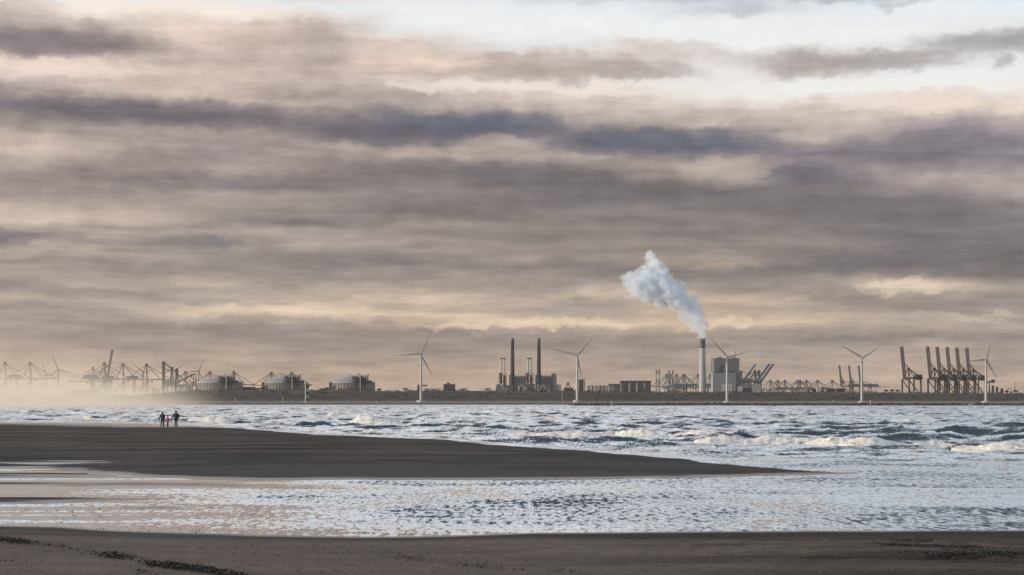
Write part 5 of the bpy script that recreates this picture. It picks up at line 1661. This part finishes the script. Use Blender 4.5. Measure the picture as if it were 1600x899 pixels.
wrack([(-40, 833, .8), (25, 841, .9), (60, 846, .3), (85, 850, 1.), (112, 855, .4), (140, 861, 1.), (175, 865, .9), (215, 874, 1.), (250, 880, .8), (275, 885, 1.1), (325, 892, 1.0), (380, 903, .8)], 'thick dark line of seaweed slanting across the beach sand', 1600, 0.026, 0.09, 0.06)
wrack([(440, 848, .5), (540, 850, .8), (620, 864, .9), (680, 872, .8), (745, 885, .9), (820, 893, .7), (900, 897, .5)], 'broken dark line of seaweed in the middle of the beach', 900, 0.022, 0.14, 0.035)
wrack([(-20, 874, .5), (50, 876, .5), (130, 879, .4), (200, 884, .5), (240, 899, .7)], 'thin scraps of seaweed nearest the camera', 400, 0.02, 0.10, 0.02)

mb = MB()
for k in range(1300):
    px, py = rw.uniform(-100, 1700), rw.uniform(839, 899)
    if rw.random() > 0.30 + 0.7 * math.exp(-((px - 560) / 230) ** 2):
        continue
    x, y = ground_pt(px, py, 0.25)
    z = float(beach_z(x, y))
    s = rw.uniform(0.008, 0.030)
    vs = [(x + s * math.cos(a) * rw.uniform(.7, 1.3), y + s * math.sin(a) * rw.uniform(.7, 1.3), z - 0.004) for a in (0.3, 1.5, 2.9, 4.4, 5.4)] + [(x, y, z + s * 0.9)]
    mb.add(vs, [(i, (i + 1) % 5, 5) for i in range(5)])
tag(mb.build('clods', M_WEED), 'small dark clods and debris strewn over the beach', 'debris', kind='stuff')
mb = MB()
for k in range(170):
    px, py = rw.uniform(-100, 1700), rw.uniform(850, 899)
    x, y = ground_pt(px, py, 0.25)
    z = float(beach_z(x, y))
    s = rw.uniform(0.004, 0.010)
    vs = [(x + s * math.cos(a), y + s * math.sin(a) * 0.8, z + 0.001) for a in (0, 1.26, 2.5, 3.8, 5.0)] + [(x, y, z + s * 0.7)]
    mb.add(vs, [(i, (i + 1) % 5, 5) for i in range(5)])
tag(mb.build('shell_bits', M_WHITE), 'tiny white shell fragments scattered over the sand', 'shells', kind='stuff')
wrack([(1370, 846, .6), (1450, 848, .9), (1530, 852, 1.0), (1640, 854, 1.)], 'dark flakes laid as shade in the hollows at the east end of the beach', 1500, 0.026, 0.16, 0.02)  # weed flakes added to darken hollows whose own shade does not show
wrack([(1420, 861, .5), (1500, 864, .8), (1600, 862, 1.), (1660, 862, .9)], 'lower dark flakes laid as hollow shade at the east end of the beach', 1200, 0.026, 0.16, 0.02)  # second run of dark flakes standing in for hollow shade
wrack([(1040, 842, .5), (1120, 846, .6), (1230, 849, .6), (1300, 843, .5)], 'scattered flat seaweed on the wet sand east of the middle', 700, 0.02, 0.20, 0.012)
# lumps of sand and foam standing in the slick water of the channel
mb = MB()
for k in range(5200):
    py = rw.uniform(754, 834)
    px = rw.uniform(-120, 700) if k % 3 else rw.gauss(520, 260)
    x, y = ground_pt(px, py)
    if rw.random() > 0.34 + 0.9 * max(0.0, float(vnoise(np.array([x * 0.22]), np.array([y * 0.7]), 8)[0]) - 0.42) * 2.2:
        continue
    if float(beach_z(x, y)) > 0.0:
        continue
    s = rw.uniform(0.010, 0.027) * (1.7 if rw.random() < 0.06 else 1)
    vs = [(x + s * math.cos(a) * rw.uniform(.7, 1.5), y + s * math.sin(a) * rw.uniform(.7, 1.3), -0.02) for a in (0.3, 1.5, 2.9, 4.4, 5.4)] + [(x, y, s * rw.uniform(0.5, 1.0))]
    mb.add(vs, [(i, (i + 1) % 5, 5) for i in range(5)])
tag(mb.build('sand_lumps', M_SAND), 'little dark lumps of sand standing in the shallow channel', 'sand lumps', kind='stuff')

# ------------------------------------------------------------------ steam and smoke
def vapour(name, puffs, Y, label, density, colour, voxel, seed, carve=0.5, nscale=0.05):
    """puffs: (px, py, r px); cauliflower of spheres turned into a volume grid"""
    s = Y / FPX
    rv = random.Random(seed)
    bm = bmesh.new()
    base = P3(puffs[0][0], puffs[0][1], Y)

    def ball(c, r, sub):
        bmesh.ops.create_icosphere(bm, subdivisions=sub, radius=r, matrix=Matrix.Translation(c))
    for k in range(len(puffs)):
        a = puffs[k]
        b = puffs[k + 1] if k + 1 < len(puffs) and not (len(puffs[k + 1]) > 3) else a
        for q in range(3):
            f = q / 3
            px, py, r = [a[i] + (b[i] - a[i]) * f for i in range(3)]
            r *= s
            c = P3(px, py, Y) - base
            ball(c, r * 0.62, 2)
            for _ in range(12):
                d = Vector((rv.gauss(0, 1), rv.gauss(0, 1), rv.gauss(0, 1))).normalized()
                r1 = r * rv.uniform(0.18, 0.40)
                c1 = c + d * (r * rv.uniform(0.50, 0.72))
                ball(c1, r1, 1)
                for _ in range(4):
                    e = (d + Vector((rv.gauss(0, .6), rv.gauss(0, .6), rv.gauss(0, .6)))).normalized()
                    ball(c1 + e * r1 * 0.85, r1 * rv.uniform(0.25, 0.5), 1)
    me = bpy.data.meshes.new(name)
    bm.to_mesh(me)
    bm.free()
    o = bpy.data.objects.new(name, me)
    COL.objects.link(o)
    o.location = base
    m = bpy.data.materials.new(name)
    m.use_nodes = True
    t = NT(m.node_tree)
    out = t.n('ShaderNodeOutputMaterial')
    pv = t.n('ShaderNodeVolumePrincipled')
    den = t.n('ShaderNodeAttribute', attribute_name='density').outputs['Fac']
    tc = t.n('ShaderNodeTexCoord').outputs['Object']
    n = t.noise(tc, nscale, 6.0, 0.65)
    k = t.step(n, 0.14 + 0.30 * carve, 0.34 + 0.32 * carve)
    t.put(pv.inputs['Density'], t.m('MULTIPLY', t.m('MULTIPLY', den, k), density))
    t.put(pv.inputs['Color'], (*colour, 1))
    pv.inputs['Density Attribute'].default_value = ''
    pv.inputs['Anisotropy'].default_value = 0.15
    t.t.links.new(pv.outputs[0], out.inputs['Volume'])
    me.materials.append(m)
    ng = bpy.data.node_groups.new(name, 'GeometryNodeTree')
    ng.interface.new_socket('Geometry', in_out='INPUT', socket_type='NodeSocketGeometry')
    ng.interface.new_socket('Geometry', in_out='OUTPUT', socket_type='NodeSocketGeometry')
    gi, go = ng.nodes.new('NodeGroupInput'), ng.nodes.new('NodeGroupOutput')
    mv = ng.nodes.new('GeometryNodeMeshToVolume')
    mv.resolution_mode = 'VOXEL_SIZE'
    mv.inputs['Voxel Size'].default_value = voxel
    mv.inputs['Density'].default_value = 1.0
    mv.inputs['Interior Band Width'].default_value = voxel * 3
    sm = ng.nodes.new('GeometryNodeSetMaterial')
    sm.inputs['Material'].default_value = m
    ng.links.new(gi.outputs[0], mv.inputs['Mesh'])
    ng.links.new(mv.outputs[0], sm.inputs[0])
    ng.links.new(sm.outputs[0], go.inputs[0])
    md = o.modifiers.new('volume', 'NODES')
    md.node_group = ng
    tag(o, label, 'steam', kind='stuff')
    return o


vapour('steam_plume', [(1097.6, 528, 6.5), (1097.0, 521, 12.5), (1093.0, 512, 17), (1089, 501, 18.5), (1082, 486, 20), (1071, 475, 23), (1057, 465, 28), (1041, 456, 31), (1024, 451, 31), (1007, 448, 28), (993, 445, 21), (982, 440, 13), (974, 434, 7),
                       (1064, 494, 9, 1), (1074, 504, 7), (1036, 432, 18, 1), (1026, 420, 17), (1019, 409, 14), (1016, 401, 11), (976, 462, 4, 1), (986, 466, 7), (984, 431, 9, 1), (996, 430, 13), (1006, 424, 15)], 5300, 'thick white steam billowing away from the tall black topped chimney', 0.17, (0.905, 0.95, 1.0), 1.6, 3, carve=0.62, nscale=0.045)
vapour('steam_puff', [(910, 443, 4.5), (918, 441, 7), (926, 437, 6), (932, 432, 3)], 5300, 'small detached grey puff of steam drifting ahead of the plume', 0.07, (0.50, 0.53, 0.62), 2.0, 5, carve=0.55, nscale=0.05)
vapour('steam_wisp', [(758, 533, 3), (752, 528, 6), (745, 524, 6), (739, 519, 5), (732, 515, 3.5)], 5400, 'faint tan wisp of steam to the west of the dark chimneys', 0.05, (0.97, 0.94, 0.90), 1.7, 6, carve=0.75, nscale=0.07)
vapour('roof_steam', [(1148.5, 546, 2.2), (1147, 541, 4), (1143, 537, 5), (1139, 534, 4)], 5260, 'thin steam rising from the exhaust on the boiler house', 0.018, (0.95, 0.95, 0.97), 1.7, 8, carve=0.6, nscale=0.06)

# ------------------------------------------------------------------ sea mist in the west, haze over everything
def volume_box(name, x0, x1, y0, y1, z0, z1, label):
    mb = MB().box(x0, x1, y0, y1, z0, z1)
    m = bpy.data.materials.new(name)
    m.use_nodes = True
    o = mb.build(name, m)
    tag(o, label, name, kind='stuff')
    t = NT(m.node_tree)
    out = t.n('ShaderNodeOutputMaterial')
    pv = t.n('ShaderNodeVolumePrincipled')
    pv.inputs['Density Attribute'].default_value = ''
    t.t.links.new(pv.outputs[0], out.inputs['Volume'])
    return o, m, t, pv


o, m, t, pv = volume_box('mist', -1700, -40, 235, 5200, -1.0, 90, 'bright low sea mist hanging over the water and quay in the west')
g = t.n('ShaderNodeNewGeometry').outputs['Position']
gx, gy, gz = t.sep(g)
n1 = t.noise(t.vec(t.m('MULTIPLY', gx, 0.004), t.m('MULTIPLY', gy, 0.003), t.m('MULTIPLY', gz, 0.02)), 1.0, 3.0, 0.55)
bank = t.m('MULTIPLY_ADD', gy, 0.148, t.m('MULTIPLY_ADD', t.m('SUBTRACT', n1, 0.5), 110.0, gx))
fx = t.step(bank, 10.0, -270.0)
fz = t.m('EXPONENT', t.m('MULTIPLY', gz, -1.0 / 10.0))
fy = t.m('MULTIPLY', t.step(gy, 240.0, 900.0), t.step(gy, 5200.0, 4600.0))
fade = t.step(gz, 90.0, 60.0)
d = t.m('MULTIPLY', t.m('MULTIPLY', fx, fz), t.m('MULTIPLY', fy, fade))
t.put(pv.inputs['Density'], t.m('MULTIPLY', d, 0.0066))
pv.inputs['Color'].default_value = (1.0, 0.90, 0.77, 1)
pv.inputs['Anisotropy'].default_value = 0.1
m.cycles.volume_step_rate = 10.0

o, m, t, pv = volume_box('haze', -3050, 3050, -60, 8300, -4.0, 470, 'pale sea haze over the whole coast')
pv.inputs['Color'].default_value = (0.62, 0.575, 0.535, 1)
pv.inputs['Density'].default_value = 0.000024
pv.inputs['Anisotropy'].default_value = 0.35
